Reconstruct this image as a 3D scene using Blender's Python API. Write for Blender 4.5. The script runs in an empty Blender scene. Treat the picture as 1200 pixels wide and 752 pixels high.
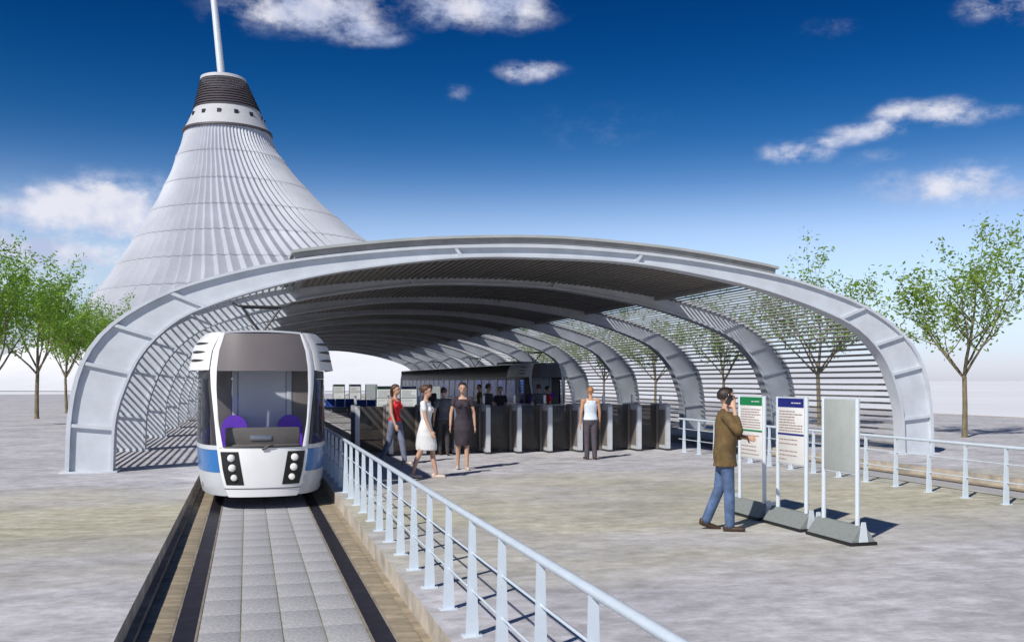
import bpy, bmesh, math, random
from mathutils import Vector, Matrix

# ------------------------------------------------------------------ camera, world, sun, exposure
SC = bpy.context.scene
COL = SC.collection
R = math.radians
F_PX, CX, HY, CAM_H = 1150.0, 600.0, 446.0, 1.9           # focal length, centre and horizon of the 1200 px photo
YAW = R(15.1)
cam_d = bpy.data.cameras.new('camera')
cam = bpy.data.objects.new('camera', cam_d)
COL.objects.link(cam)
cam.location = (0, 0, CAM_H)
cam.rotation_euler = (R(90), 0, -YAW)
cam_d.sensor_width = 36
cam_d.lens = F_PX / 1200 * 36
cam_d.shift_y = (HY - 376) / 1200
cam_d.clip_start = 0.05
cam_d.clip_end = 20000
SC.camera = cam

SUN_EL = R(41)
SUN_AZ = (-0.76, -0.65)                                     # horizontal direction towards the sun
_l = math.hypot(*SUN_AZ)
SUN_DIR = Vector((SUN_AZ[0] / _l * math.cos(SUN_EL), SUN_AZ[1] / _l * math.cos(SUN_EL), math.sin(SUN_EL)))
sd = bpy.data.lights.new('sun', 'SUN')
sd.energy = 4.4
sd.angle = R(1.0)
sd.color = (1.0, 0.96, 0.90)
sun = bpy.data.objects.new('sun', sd)
COL.objects.link(sun)
sun.rotation_euler = SUN_DIR.to_track_quat('Z', 'Y').to_euler()
sun.location = (0, 0, 60)

FW = Vector((math.sin(YAW), math.cos(YAW), 0))
RT = Vector((math.cos(YAW), -math.sin(YAW), 0))


def pix_dir(x, y):
    return (FW + RT * ((x - CX) / F_PX) + Vector((0, 0, (HY - y) / F_PX))).normalized()


def ground_at(x, y, z=0.0):                                 # where a pixel's ray meets the level z
    d = (CAM_H - z) * F_PX / (y - HY)
    p = FW * d + RT * ((x - CX) / F_PX * d)
    return Vector((p.x, p.y, z))


def build_world():
    w = bpy.data.worlds.new('World')
    SC.world = w
    w.use_nodes = True
    nt = w.node_tree
    nt.nodes.clear()
    N, L = nt.nodes.new, nt.links.new
    out = N('ShaderNodeOutputWorld')
    bg = N('ShaderNodeBackground')
    sky = N('ShaderNodeTexSky')
    sky.sky_type = 'NISHITA'
    sky.sun_disc = False
    sky.sun_elevation = SUN_EL
    sky.sun_rotation = math.atan2(SUN_AZ[0], SUN_AZ[1]) % (2 * math.pi)
    sky.air_density = 1.0
    sky.dust_density = 0.25
    sky.ozone_density = 3.0
    tc = N('ShaderNodeTexCoord')
    sep = N('ShaderNodeSeparateXYZ')
    L(tc.outputs['Generated'], sep.inputs[0])
    # clear high air over a bright milky layer near the ground
    ramp = N('ShaderNodeValToRGB')
    cr = ramp.color_ramp
    cr.elements[0].position = 0.0
    cr.interpolation = 'B_SPLINE'
    cr.elements[0].color = (0.58, 0.63, 1.12, 1)
    cr.elements[1].position = 0.75
    cr.elements[1].color = (0.004, 0.12, 0.30, 1)
    for p, c in ((0.05, (0.80, 0.80, 1.18)), (0.10, (1.06, 0.98, 1.12)), (0.15, (0.98, 0.92, 1.0)), (0.195, (0.26, 0.45, 0.68)), (0.24, (0.06, 0.29, 0.53)),
                 (0.30, (0.010, 0.19, 0.43)), (0.37, (0.001, 0.125, 0.335))):
        e = cr.elements.new(p)
        e.color = (*c, 1)
    L(sep.outputs['Z'], ramp.inputs[0])
    mul = N('ShaderNodeMix')
    mul.data_type = 'RGBA'
    mul.blend_type = 'MULTIPLY'
    mul.inputs[0].default_value = 1
    L(sky.outputs[0], mul.inputs[6])
    L(ramp.outputs[0], mul.inputs[7])

    # clouds: soft patches at their own places in the sky, broken up by noise
    def math_n(op, a, b=None, c=None):
        m = N('ShaderNodeMath')
        m.operation = op
        for i, v in enumerate((a, b, c)):
            if v is None:
                continue
            if isinstance(v, (int, float)):
                m.inputs[i].default_value = v
            else:
                L(v, m.inputs[i])
        return m.outputs[0]
    dist = N('ShaderNodeTexNoise')
    dist.inputs['Scale'].default_value = 9
    dist.inputs['Detail'].default_value = 4
    L(tc.outputs['Generated'], dist.inputs['Vector'])
    warp = N('ShaderNodeVectorMath')
    warp.operation = 'MULTIPLY_ADD'
    L(dist.outputs['Color'], warp.inputs[0])
    warp.inputs[1].default_value = (0.06, 0.06, 0.03)
    off = N('ShaderNodeVectorMath')
    off.operation = 'SUBTRACT'
    L(tc.outputs['Generated'], off.inputs[0])
    off.inputs[1].default_value = (0.03, 0.03, 0.015)
    L(off.outputs[0], warp.inputs[2])
    blobs = [(352, 8, 85, 26, 1.0), (415, 30, 50, 16, .75), (445, 44, 40, 10, .5), (556, 8, 74, 26, 1.0), (617, 88, 38, 12, .85), (930, 180, 40, 13, .8), (965, 170, 40, 9, .7),
             (1015, 156, 46, 12, .75), (1080, 136, 62, 13, .85), (1040, 148, 40, 9, .6), (1150, 130, 40, 10, .5), (1120, 217, 85, 20, .85), (1185, 4, 48, 20, .8),
             (140, 246, 90, 34, 1.35), (75, 258, 80, 26, .95), (30, 290, 130, 30, .8), (110, 300, 90, 26, .75), (40, 330, 120, 26, .6), (46, 227, 20, 9, .8), (1030, 190, 50, 12, .3),
             (540, 118, 16, 10, .45), (980, 28, 50, 16, .25), (700, 150, 120, 36, .18), (1130, 190, 60, 10, .3)]
    rnd = random.Random(5)
    dirs = [(pix_dir(x, y), a / F_PX, b / F_PX, k) for x, y, a, b, k in blobs]
    for i in range(9):                                       # the rest of the sky carries on with the same kind of clouds
        az = YAW + R(48) + (2 * math.pi - R(96)) * (i + .5) / 9
        el = R(rnd.uniform(10, 24))
        d = Vector((math.sin(az) * math.cos(el), math.cos(az) * math.cos(el), math.sin(el)))
        dirs.append((d, rnd.uniform(.07, .13), rnd.uniform(.025, .04), rnd.uniform(.6, 1)))
    total = None
    for d, a, b, k in dirs:
        side = d.cross(Vector((0, 0, 1))).normalized()
        up = side.cross(d).normalized()
        sub = N('ShaderNodeVectorMath')
        sub.operation = 'SUBTRACT'
        L(warp.outputs[0], sub.inputs[0])
        sub.inputs[1].default_value = d
        du = N('ShaderNodeVectorMath')
        du.operation = 'DOT_PRODUCT'
        L(sub.outputs[0], du.inputs[0])
        du.inputs[1].default_value = side / a
        dv = N('ShaderNodeVectorMath')
        dv.operation = 'DOT_PRODUCT'
        L(sub.outputs[0], dv.inputs[0])
        dv.inputs[1].default_value = up / b
        dw = N('ShaderNodeVectorMath')
        dw.operation = 'DOT_PRODUCT'
        L(sub.outputs[0], dw.inputs[0])
        dw.inputs[1].default_value = d * 2
        u2 = math_n('MULTIPLY', du.outputs['Value'], du.outputs['Value'])
        r2 = math_n('MULTIPLY_ADD', dv.outputs['Value'], dv.outputs['Value'], u2)
        r3 = math_n('MULTIPLY_ADD', dw.outputs['Value'], dw.outputs['Value'], r2)
        ex = math_n('EXPONENT', math_n('MULTIPLY', r3, -1.0))
        m = math_n('MULTIPLY', ex, k)
        total = m if total is None else math_n('MAXIMUM', total, m)
    mp = N('ShaderNodeMapping')
    mp.inputs['Scale'].default_value = (1, 1, 1.7)
    L(tc.outputs['Generated'], mp.inputs['Vector'])
    n1 = N('ShaderNodeTexNoise')
    n1.inputs['Scale'].default_value = 21
    n1.inputs['Detail'].default_value = 9
    n1.inputs['Roughness'].default_value = 0.66
    L(mp.outputs[0], n1.inputs['Vector'])
    nn = math_n('MULTIPLY_ADD', n1.outputs['Fac'], 2.6, -1.3)
    dens = math_n('ADD', total, math_n('MULTIPLY', nn, math_n('MINIMUM', math_n('MULTIPLY', total, 1.6), 1.0)))
    mr = N('ShaderNodeMapRange')
    mr.interpolation_type = 'SMOOTHSTEP'
    mr.inputs['From Min'].default_value = 0.12
    mr.inputs['From Max'].default_value = 1.05
    mr.inputs['To Max'].default_value = 0.93
    L(dens, mr.inputs['Value'])
    n2 = N('ShaderNodeTexNoise')
    n2.inputs['Scale'].default_value = 26
    n2.inputs['Detail'].default_value = 5
    L(tc.outputs['Generated'], n2.inputs['Vector'])
    ccol = N('ShaderNodeValToRGB')
    ccol.color_ramp.elements[0].position = 0.38
    ccol.color_ramp.elements[0].color = (3.8, 4.3, 5.9, 1)
    ccol.color_ramp.elements[1].position = 0.62
    ccol.color_ramp.elements[1].color = (6.4, 6.4, 7.0, 1)
    L(n2.outputs['Fac'], ccol.inputs[0])
    mix = N('ShaderNodeMix')
    mix.data_type = 'RGBA'
    L(mr.outputs[0], mix.inputs[0])
    L(mul.outputs[2], mix.inputs[6])
    L(ccol.outputs[0], mix.inputs[7])
    L(mix.outputs[2], bg.inputs['Color'])
    bg.inputs['Strength'].default_value = 0.13
    L(bg.outputs[0], out.inputs[0])


build_world()
SC.view_settings.view_transform = 'Standard'
SC.view_settings.look = 'None'
SC.view_settings.exposure = 0.0
SC.view_settings.gamma = 1.0
SC.cycles.use_denoising = True
SC.cycles.max_bounces = 8
SC.cycles.transparent_max_bounces = 24


# ------------------------------------------------------------------ materials
def mat(name, col, rough=0.5, metal=0.0, var=0.0, vscale=4.0, bump=0.0, bscale=30.0, col2=None, stretch=(1, 1, 1), spec=0.5,
        transl=0.0, coat=0.0):
    m = bpy.data.materials.new(name)
    m.use_nodes = True
    nt = m.node_tree
    N, L = nt.nodes.new, nt.links.new
    b = nt.nodes['Principled BSDF']
    b.inputs['Base Color'].default_value = (*col, 1)
    b.inputs['Roughness'].default_value = rough
    b.inputs['Metallic'].default_value = metal
    b.inputs['Specular IOR Level'].default_value = spec
    if coat:
        b.inputs['Coat Weight'].default_value = coat
        b.inputs['Coat Roughness'].default_value = 0.08
    if var or bump or col2:
        tc = N('ShaderNodeTexCoord')
        mp = N('ShaderNodeMapping')
        mp.inputs['Scale'].default_value = stretch
        L(tc.outputs['Object'], mp.inputs[0])
        if var or col2:
            n = N('ShaderNodeTexNoise')
            n.inputs['Scale'].default_value = vscale
            n.inputs['Detail'].default_value = 6
            n.inputs['Roughness'].default_value = 0.65
            L(mp.outputs[0], n.inputs['Vector'])
            rp = N('ShaderNodeValToRGB')
            c2 = col2 or tuple(c * (1 - var) for c in col)
            c1 = col if col2 else tuple(min(1, c * (1 + var * .5)) for c in col)
            rp.color_ramp.elements[0].position = 0.36
            rp.color_ramp.elements[0].color = (*c2, 1)
            rp.color_ramp.elements[1].position = 0.64
            rp.color_ramp.elements[1].color = (*c1, 1)
            L(n.outputs['Fac'], rp.inputs[0])
            L(rp.outputs[0], b.inputs['Base Color'])
            mr = N('ShaderNodeMapRange')
            mr.inputs['To Min'].default_value = min(1, rough * 1.25)
            mr.inputs['To Max'].default_value = rough * .8
            L(n.outputs['Fac'], mr.inputs['Value'])
            L(mr.outputs[0], b.inputs['Roughness'])
        if bump:
            n3 = N('ShaderNodeTexNoise')
            n3.inputs['Scale'].default_value = bscale
            n3.inputs['Detail'].default_value = 5
            L(mp.outputs[0], n3.inputs['Vector'])
            bp = N('ShaderNodeBump')
            bp.inputs['Strength'].default_value = bump
            bp.inputs['Distance'].default_value = 0.02
            L(n3.outputs['Fac'], bp.inputs['Height'])
            L(bp.outputs[0], b.inputs['Normal'])
    if transl:
        tr = N('ShaderNodeBsdfTranslucent')
        tr.inputs[0].default_value = (col[0] * 1.5, col[1] * 1.5, col[2], 1)
        mx = N('ShaderNodeMixShader')
        mx.inputs[0].default_value = transl
        L(b.outputs[0], mx.inputs[1])
        L(tr.outputs[0], mx.inputs[2])
        L(mx.outputs[0], nt.nodes['Material Output'].inputs[0])
    return m


def glass_mat(name, tint, see, rough=0.03):
    m = bpy.data.materials.new(name)
    m.use_nodes = True
    nt = m.node_tree
    nt.nodes.clear()
    N, L = nt.nodes.new, nt.links.new
    o = N('ShaderNodeOutputMaterial')
    tr = N('ShaderNodeBsdfTransparent')
    tr.inputs[0].default_value = (*tint, 1)
    gl = N('ShaderNodeBsdfPrincipled')
    k = .06 if rough < .1 else .22
    gl.inputs['Base Color'].default_value = (tint[0] * k, tint[1] * k, tint[2] * k, 1)
    gl.inputs['Roughness'].default_value = rough
    fr = N('ShaderNodeFresnel')
    geo = N('ShaderNodeNewGeometry')                         # a thin pane: its far face reflects like its near face
    io = N('ShaderNodeMapRange')
    io.inputs['To Min'].default_value = 1.45
    io.inputs['To Max'].default_value = 1 / 1.45
    L(geo.outputs['Backfacing'], io.inputs['Value'])
    L(io.outputs[0], fr.inputs[0])
    mx = N('ShaderNodeMixShader')
    mr = N('ShaderNodeMapRange')
    mr.inputs['To Min'].default_value = 1 - see
    mr.inputs['To Max'].default_value = 1.0
    L(fr.outputs[0], mr.inputs['Value'])
    L(mr.outputs[0], mx.inputs[0])
    L(tr.outputs[0], mx.inputs[1])
    L(gl.outputs[0], mx.inputs[2])
    L(mx.outputs[0], o.inputs[0])
    return m


def glow_mat(name, col, strength):
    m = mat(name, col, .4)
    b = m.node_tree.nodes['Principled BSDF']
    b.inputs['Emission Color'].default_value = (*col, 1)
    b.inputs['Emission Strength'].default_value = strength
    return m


def plaza_mat():
    m = bpy.data.materials.new('plaza_paving')
    m.use_nodes = True
    nt = m.node_tree
    N, L = nt.nodes.new, nt.links.new
    b = nt.nodes['Principled BSDF']
    geo = N('ShaderNodeNewGeometry')
    sep = N('ShaderNodeSeparateXYZ')
    L(geo.outputs['Position'], sep.inputs[0])

    def noise(scale, detail, stretch, rough=.6):
        mp = N('ShaderNodeMapping')
        mp.inputs['Rotation'].default_value = (0, 0, R(12))
        mp.inputs['Scale'].default_value = stretch
        L(geo.outputs['Position'], mp.inputs[0])
        n = N('ShaderNodeTexNoise')
        n.inputs['Scale'].default_value = scale
        n.inputs['Detail'].default_value = detail
        n.inputs['Roughness'].default_value = rough
        L(mp.outputs[0], n.inputs['Vector'])
        return n.outputs['Fac']

    def ramp(fac, p0, c0, p1, c1):
        r = N('ShaderNodeValToRGB')
        r.color_ramp.elements[0].position = p0
        r.color_ramp.elements[0].color = (*c0, 1)
        r.color_ramp.elements[1].position = p1
        r.color_ramp.elements[1].color = (*c1, 1)
        L(fac, r.inputs[0])
        return r.outputs[0]

    def mix(f, a, c, mode='MIX'):
        x = N('ShaderNodeMix')
        x.data_type = 'RGBA'
        x.blend_type = mode
        if isinstance(f, float):
            x.inputs[0].default_value = f
        else:
            L(f, x.inputs[0])
        L(a, x.inputs[6])
        L(c, x.inputs[7])
        return x.outputs[2]
    fine = noise(2.2, 10, (1, 1.6, 1), .7)
    grey = ramp(fine, .34, (.40, .39, .405), .66, (.67, .665, .70))
    olive = ramp(noise(2.6, 9, (1, 1.6, 1), .7), .34, (.38, .36, .26), .66, (.64, .615, .49))
    # dried-on olive stain: a broad irregular patch across the square, broken again farther on
    yy = N('ShaderNodeMath')
    yy.operation = 'MULTIPLY_ADD'
    L(sep.outputs['Y'], yy.inputs[0])
    yy.inputs[1].default_value = 1 / 4.6
    yy.inputs[2].default_value = -14.0 / 4.6
    sq = N('ShaderNodeMath')
    sq.operation = 'MULTIPLY'
    L(yy.outputs[0], sq.inputs[0])
    L(yy.outputs[0], sq.inputs[1])
    ex = N('ShaderNodeMath')
    ex.operation = 'MULTIPLY_ADD'
    L(sq.outputs[0], ex.inputs[0])
    ex.inputs[1].default_value = -.30
    ex.inputs[2].default_value = .36
    big = noise(.16, 6, (.5, 1.2, 1), .6)
    ad = N('ShaderNodeMath')
    ad.operation = 'MULTIPLY_ADD'
    L(big, ad.inputs[0])
    ad.inputs[1].default_value = 1.7
    L(ex.outputs[0], ad.inputs[2])
    patch = N('ShaderNodeMapRange')
    patch.inputs['From Min'].default_value = .80
    patch.inputs['From Max'].default_value = 1.25
    L(ad.outputs[0], patch.inputs['Value'])
    col = mix(patch.outputs[0], grey, olive)
    streak = ramp(noise(.8, 8, (.8, 1.7, 1), .68), .30, (.66, .655, .64), .50, (1.03, 1.03, 1.02))
    col = mix(.7, col, streak, 'MULTIPLY')
    blot = ramp(noise(.45, 5, (1, 1, 1), .6), .34, (.80, .80, .82), .6, (1.06, 1.05, 1.05))
    col = mix(.9, col, blot, 'MULTIPLY')
    mott = ramp(noise(5.5, 6, (.9, 1.3, 1), .75), .36, (.80, .79, .77), .56, (1.05, 1.05, 1.05))
    col = mix(.8, col, mott, 'MULTIPLY')
    L(col, b.inputs['Base Color'])
    b.inputs['Roughness'].default_value = .82
    b.inputs['Specular IOR Level'].default_value = .3
    bp = N('ShaderNodeBump')
    bp.inputs['Strength'].default_value = .25
    bp.inputs['Distance'].default_value = .03
    L(noise(9, 8, (1, 1, 1), .7), bp.inputs['Height'])
    L(bp.outputs[0], b.inputs['Normal'])
    return m


M = {
    'plaza': plaza_mat(),
    'haze_pale': mat('pale_field', (.84, .85, .88), .9, var=.08, vscale=.02),  # near-white tone stands in for haze over the far ground
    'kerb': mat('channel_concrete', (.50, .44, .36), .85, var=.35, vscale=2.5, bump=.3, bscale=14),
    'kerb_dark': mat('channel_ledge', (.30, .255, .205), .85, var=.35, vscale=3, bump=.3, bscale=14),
    'paver': mat('grey_paver', (.455, .455, .465), .8, var=.30, vscale=30, bump=.3, bscale=120),
    'joint': mat('joint_mortar', (.33, .32, .215), .9, var=.3, vscale=6),
    'slab': mat('brown_side_slab', (.36, .30, .21), .8, var=.35, vscale=3, bump=.3, bscale=25, stretch=(1, 2.5, 1)),
    'rail': mat('dark_rail_strip', (.013, .011, .018), .5, var=.3, vscale=5, bump=.1, bscale=40),
    'arch': mat('painted_arch_steel', (.585, .62, .665), .42, var=.10, vscale=1.6, bump=.05, bscale=8),
    'slat': mat('grey_metal_slat', (.33, .325, .315), .5, metal=.1, var=.15, vscale=3),
    'roof': mat('grey_roof_sheet', (.42, .44, .43), .5, var=.12, vscale=1.2),
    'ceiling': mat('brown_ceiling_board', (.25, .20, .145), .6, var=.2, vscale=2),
    'rail_white': mat('pale_painted_rail', (.62, .70, .77), .35, var=.06, vscale=6, coat=.2),
    'white': mat('white_tram_paint', (.90, .90, .90), .22, var=.03, vscale=2, coat=.5),
    'skirt': mat('light_grey_tram_paint', (.60, .62, .65), .3, var=.05, vscale=2, coat=.3),
    'blue': mat('blue_stripe_paint', (.025, .17, .47), .28, var=.08, vscale=2, coat=.4),
    'fair': mat('pale_roof_fairing', (.78, .77, .76), .35, var=.04, vscale=2),
    'brow': mat('warm_grey_front_panel', (.17, .15, .148), .3, var=.06, vscale=2, coat=.3),
    'black': mat('black_rubber', (.014, .014, .015), .5, var=.2, vscale=5),
    'dark': mat('dark_metal', (.035, .035, .038), .45, var=.2, vscale=5),
    'glass': glass_mat('clear_tram_glass', (.95, .96, .98), .95),
    'side_glass': glass_mat('sky_tinted_tram_glass', (.40, .58, .98), .90),  # blue tint stands in for sky reflected in the side windows
    'gate_glass': glass_mat('dark_gate_glass', (.62, .58, .53), .55, .15),
    'lamp': mat('headlamp_lens', (.82, .82, .80), .12, coat=.6),
    'chrome': mat('brushed_metal', (.55, .56, .57), .3, metal=.85, var=.1, vscale=8),
    'purple': mat('purple_seat_fabric', (.22, .05, .75), .75, var=.15, vscale=12, bump=.2, bscale=90),
    'cabin': mat('grey_cabin_panel', (.70, .72, .78), .55, var=.06, vscale=2),
    'console': mat('brown_grey_console', (.20, .175, .155), .5, var=.12, vscale=4),
    'gate': mat('pale_gate_steel', (.62, .64, .66), .38, metal=.2, var=.08, vscale=5),
    'sign_white': mat('sign_white_print', (.80, .79, .76), .4, var=.03, vscale=8),
    'sign_green': mat('sign_green_print', (.012, .23, .08), .4, var=.05, vscale=9),
    'sign_blue': mat('sign_blue_print', (.016, .022, .20), .4, var=.05, vscale=9),
    'sign_blank': mat('sign_blank_grey_green', (.42, .45, .42), .5, var=.07, vscale=6),
    'sign_post': mat('sign_post_aluminium', (.70, .76, .80), .3, metal=.15, var=.05, vscale=8),
    'sign_base': mat('sign_base_granite', (.235, .255, .245), .6, var=.12, vscale=30),
    'glow_white': glow_mat('glow_added_white_panel', (.86, .88, .84), .62),  # emission added to brighten the sign boards in the hall
    'glow_grey': glow_mat('glow_added_grey_panel', (.62, .66, .64), .42),
    'ink': mat('brown_red_ink', (.36, .24, .20), .6),
    'seat_blue': mat('blue_seat_shell', (.02, .075, .36), .35, var=.08, vscale=6),
    'bark': mat('pale_olive_bark', (.20, .165, .10), .9, var=.4, vscale=9, bump=.6, bscale=35, stretch=(1, 1, .35)),
    'leaf': mat('fresh_green_leaf', (.25, .36, .06), .55, col2=(.13, .23, .035), vscale=1.6, transl=.35, spec=.3),
    'leaf2': mat('bright_green_leaf', (.25, .40, .055), .55, col2=(.13, .26, .03), vscale=1.4, transl=.35, spec=.3),
    'tent': mat('tent_membrane', (.43, .45, .50), .55, var=.12, vscale=.06, bump=.02, bscale=1),
    'tent_rib': mat('tent_cable', (.39, .405, .45), .55, var=.1, vscale=.3),
    'tent_band': mat('tent_collar_white', (.47, .475, .49), .6, var=.06, vscale=.2),
    'tent_crown': mat('tent_crown_louvre', (.066, .056, .066), .6, var=.15, vscale=.3),
    'mast': mat('mast_steel', (.66, .70, .72), .35, metal=.2, var=.05, vscale=.3),
    'skin': mat('skin', (.56, .34, .235), .5, var=.06, vscale=14, spec=.35),
    'skin_tan': mat('tanned_skin', (.55, .29, .165), .5, var=.06, vscale=14, spec=.35),
    'hair_dark': mat('dark_brown_hair', (.028, .016, .010), .45, var=.4, vscale=22, bump=.5, bscale=70, stretch=(1, 1, .3)),
    'hair_brown': mat('brown_hair', (.085, .040, .022), .45, var=.4, vscale=22, bump=.5, bscale=70, stretch=(1, 1, .3)),
    'hair_fair': mat('short_ginger_hair', (.42, .19, .075), .5, var=.3, vscale=22, bump=.4, bscale=80),
    'jacket': mat('brown_corduroy_jacket', (.155, .098, .036), .85, var=.3, vscale=9, bump=.5, bscale=70),
    'jeans': mat('blue_jeans', (.095, .155, .285), .85, var=.4, vscale=6, bump=.4, bscale=120),
    'jeans_grey': mat('grey_blue_jeans', (.20, .225, .31), .85, var=.3, vscale=6, bump=.4, bscale=120),
    'red': mat('red_top', (.62, .012, .02), .75, var=.15, vscale=8, bump=.3, bscale=60),
    'white_cloth': mat('white_dress_cloth', (.80, .80, .80), .8, var=.06, vscale=8, bump=.3, bscale=40),
    'tank': mat('pale_blue_white_tank', (.68, .75, .82), .8, var=.06, vscale=8, bump=.3, bscale=40),
    'dress_dark': mat('dark_plum_dress', (.045, .033, .045), .8, var=.25, vscale=8, bump=.3, bscale=40),
    'grey_top': mat('grey_knit_top', (.115, .12, .135), .85, var=.2, vscale=9, bump=.3, bscale=60),
    'trousers': mat('dark_trousers', (.045, .042, .05), .85, var=.25, vscale=6, bump=.3, bscale=60),
    'trousers_plum': mat('dark_plum_trousers', (.085, .07, .085), .85, var=.25, vscale=6, bump=.3, bscale=60),
    'shoe': mat('brown_shoe', (.055, .032, .018), .4, var=.2, vscale=9),
    'shoe_pale': mat('pale_shoe', (.60, .50, .42), .4),
    'phone': mat('phone_black', (.02, .02, .022), .2),
}


# ------------------------------------------------------------------ mesh helpers
class MB:
    """collects shapes, builds ONE mesh object"""

    def __init__(self):
        self.v, self.f = [], []

    def add(self, vs, fs):
        o = len(self.v)
        self.v += [tuple(p) for p in vs]
        self.f += [tuple(i + o for i in q) for q in fs]
        return self

    def box(self, x0, x1, y0, y1, z0, z1):
        vs = [(x, y, z) for z in (z0, z1) for y in (y0, y1) for x in (x0, x1)]
        return self.add(vs, [(0, 2, 3, 1), (4, 5, 7, 6), (0, 1, 5, 4), (2, 6, 7, 3), (0, 4, 6, 2), (1, 3, 7, 5)])

    def bbox(self, x0, x1, y0, y1, z0, z1, b=.01):
        """box with chamfered edges"""
        bm = bmesh.new()
        bmesh.ops.create_cube(bm, size=1, matrix=Matrix.Translation(((x0 + x1) / 2, (y0 + y1) / 2, (z0 + z1) / 2)) @ Matrix.Diagonal((x1 - x0, y1 - y0, z1 - z0, 1)))
        bmesh.ops.bevel(bm, geom=bm.edges[:], offset=b, segments=2, profile=.5, affect='EDGES')
        bm.verts.index_update()
        self.add([v.co[:] for v in bm.verts], [[v.index for v in f.verts] for f in bm.faces])
        bm.free()
        return self

    def loft(self, rings, cap=True, closed=True):
        n = len(rings[0])
        o = [p for r in rings for p in r]
        fs = []
        for i in range(len(rings) - 1):
            for j in range(n if closed else n - 1):
                k = (j + 1) % n
                fs.append((i * n + j, i * n + k, (i + 1) * n + k, (i + 1) * n + j))
        if cap and closed:
            fs.append(tuple(range(n))[::-1])
            fs.append(tuple((len(rings) - 1) * n + j for j in range(n)))
        return self.add(o, fs)

    def tube(self, pts, rad, n=8, cap=True):
        pts = [Vector(p) for p in pts]
        if not hasattr(rad, '__len__'):
            rad = [rad] * len(pts)
        rings = []
        up = Vector((0, 0, 1))
        prev = None
        for i, p in enumerate(pts):
            t = (pts[min(i + 1, len(pts) - 1)] - pts[max(i - 1, 0)]).normalized()
            if prev is None:
                a = t.cross(up if abs(t.z) < .9 else Vector((1, 0, 0))).normalized()
            else:
                a = (prev - t * prev.dot(t)).normalized()
            prev = a
            b = t.cross(a)
            rings.append([p + (a * math.cos(2 * math.pi * j / n) + b * math.sin(2 * math.pi * j / n)) * rad[i] for j in range(n)])
        return self.loft(rings, cap)

    def sheet(self, grid, th):
        """closed thick sheet over a grid of points, thickened against its normals"""
        m, n = len(grid), len(grid[0])
        g = [[Vector(p) for p in r] for r in grid]
        top, bot = [], []
        for i in range(m):
            for j in range(n):
                du = g[min(i + 1, m - 1)][j] - g[max(i - 1, 0)][j]
                dv = g[i][min(j + 1, n - 1)] - g[i][max(j - 1, 0)]
                nn = du.cross(dv)
                nn = nn.normalized() if nn.length > 1e-9 else Vector((0, 0, 1))
                top.append(g[i][j])
                bot.append(g[i][j] - nn * th)
        fs = []
        k = m * n
        for i in range(m - 1):
            for j in range(n - 1):
                a, b, c, d = i * n + j, (i + 1) * n + j, (i + 1) * n + j + 1, i * n + j + 1
                fs.append((a, b, c, d))
                fs.append((d + k, c + k, b + k, a + k))
        edge = [i * n for i in range(m)] + [(m - 1) * n + j for j in range(1, n)] + [i * n + n - 1 for i in range(m - 2, -1, -1)] + [j for j in range(n - 2, 0, -1)]
        for q in range(len(edge)):
            a, b = edge[q], edge[(q + 1) % len(edge)]
            fs.append((b, a, a + k, b + k))
        return self.add(top + bot, fs)

    def mesh(self, name, m, smooth=35):
        me = bpy.data.meshes.new(name)
        me.from_pydata(self.v, [], self.f)
        bm = bmesh.new()
        bm.from_mesh(me)
        bmesh.ops.recalc_face_normals(bm, faces=bm.faces[:])
        bm.to_mesh(me)
        bm.free()
        me.materials.append(M[m])
        if smooth:
            me.shade_smooth()
            me.set_sharp_from_angle(angle=R(smooth))
        return me

    def build(self, name, m, parent=None, smooth=35):
        return put(name, self.mesh(name, m, smooth), parent)


def put(name, me, parent=None, loc=None):
    o = bpy.data.objects.new(name, me)
    COL.objects.link(o)
    if parent is not None:
        o.parent = parent
    if loc is not None:
        o.location = loc
    return o


def thing(name, label, cat, loc=(0, 0, 0), rz=0.0, group=None):
    o = bpy.data.objects.new(name, None)
    COL.objects.link(o)
    o.empty_display_size = .2
    o.location = loc
    o.rotation_euler = (0, 0, rz)
    o['label'] = label
    o['category'] = cat
    if group:
        o['group'] = group
    return o


KIDS = {}


def copy_tree(o, parent=None):
    c = o.copy()
    COL.objects.link(c)
    if parent is not None:
        c.parent = parent
    for ch in [x for x in bpy.data.objects if x.parent == o]:
        copy_tree(ch, c)
    return c


def retag(o, label, loc, rz=0.0):
    o['label'] = label
    o.location = loc
    o.rotation_euler = (0, 0, rz)
    return o


def crom(pts, n):
    """n points along a smooth curve through pts, even in arc length"""
    P = [Vector(p) for p in pts]
    P = [P[0] * 2 - P[1]] + P + [P[-1] * 2 - P[-2]]
    dense = []
    for i in range(1, len(P) - 2):
        for k in range(24):
            t = k / 24
            a, b, c, d = P[i - 1], P[i], P[i + 1], P[i + 2]
            dense.append(.5 * ((2 * b) + (c - a) * t + (2 * a - 5 * b + 4 * c - d) * t * t + (3 * b - a - 3 * c + d) * t ** 3))
    dense.append(P[-2])
    s = [0]
    for i in range(1, len(dense)):
        s.append(s[-1] + (dense[i] - dense[i - 1]).length)
    out, j = [], 0
    for i in range(n):
        t = s[-1] * i / (n - 1)
        while j < len(s) - 2 and s[j + 1] < t:
            j += 1
        u = (t - s[j]) / max(1e-9, s[j + 1] - s[j])
        out.append(dense[j].lerp(dense[j + 1], u))
    return out


def lerp_table(tab, z):
    if z <= tab[0][0]:
        return tab[0][1]
    for (a, b), (c, d) in zip(tab, tab[1:]):
        if z <= c:
            t = (z - a) / (c - a)
            return b + (d - b) * t
    return tab[-1][1]


def structure(o):
    o['kind'] = 'structure'
    return o


ORD = ['first', 'second', 'third', 'fourth', 'fifth', 'sixth', 'seventh', 'eighth', 'ninth', 'tenth', 'eleventh', 'twelfth']

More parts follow.
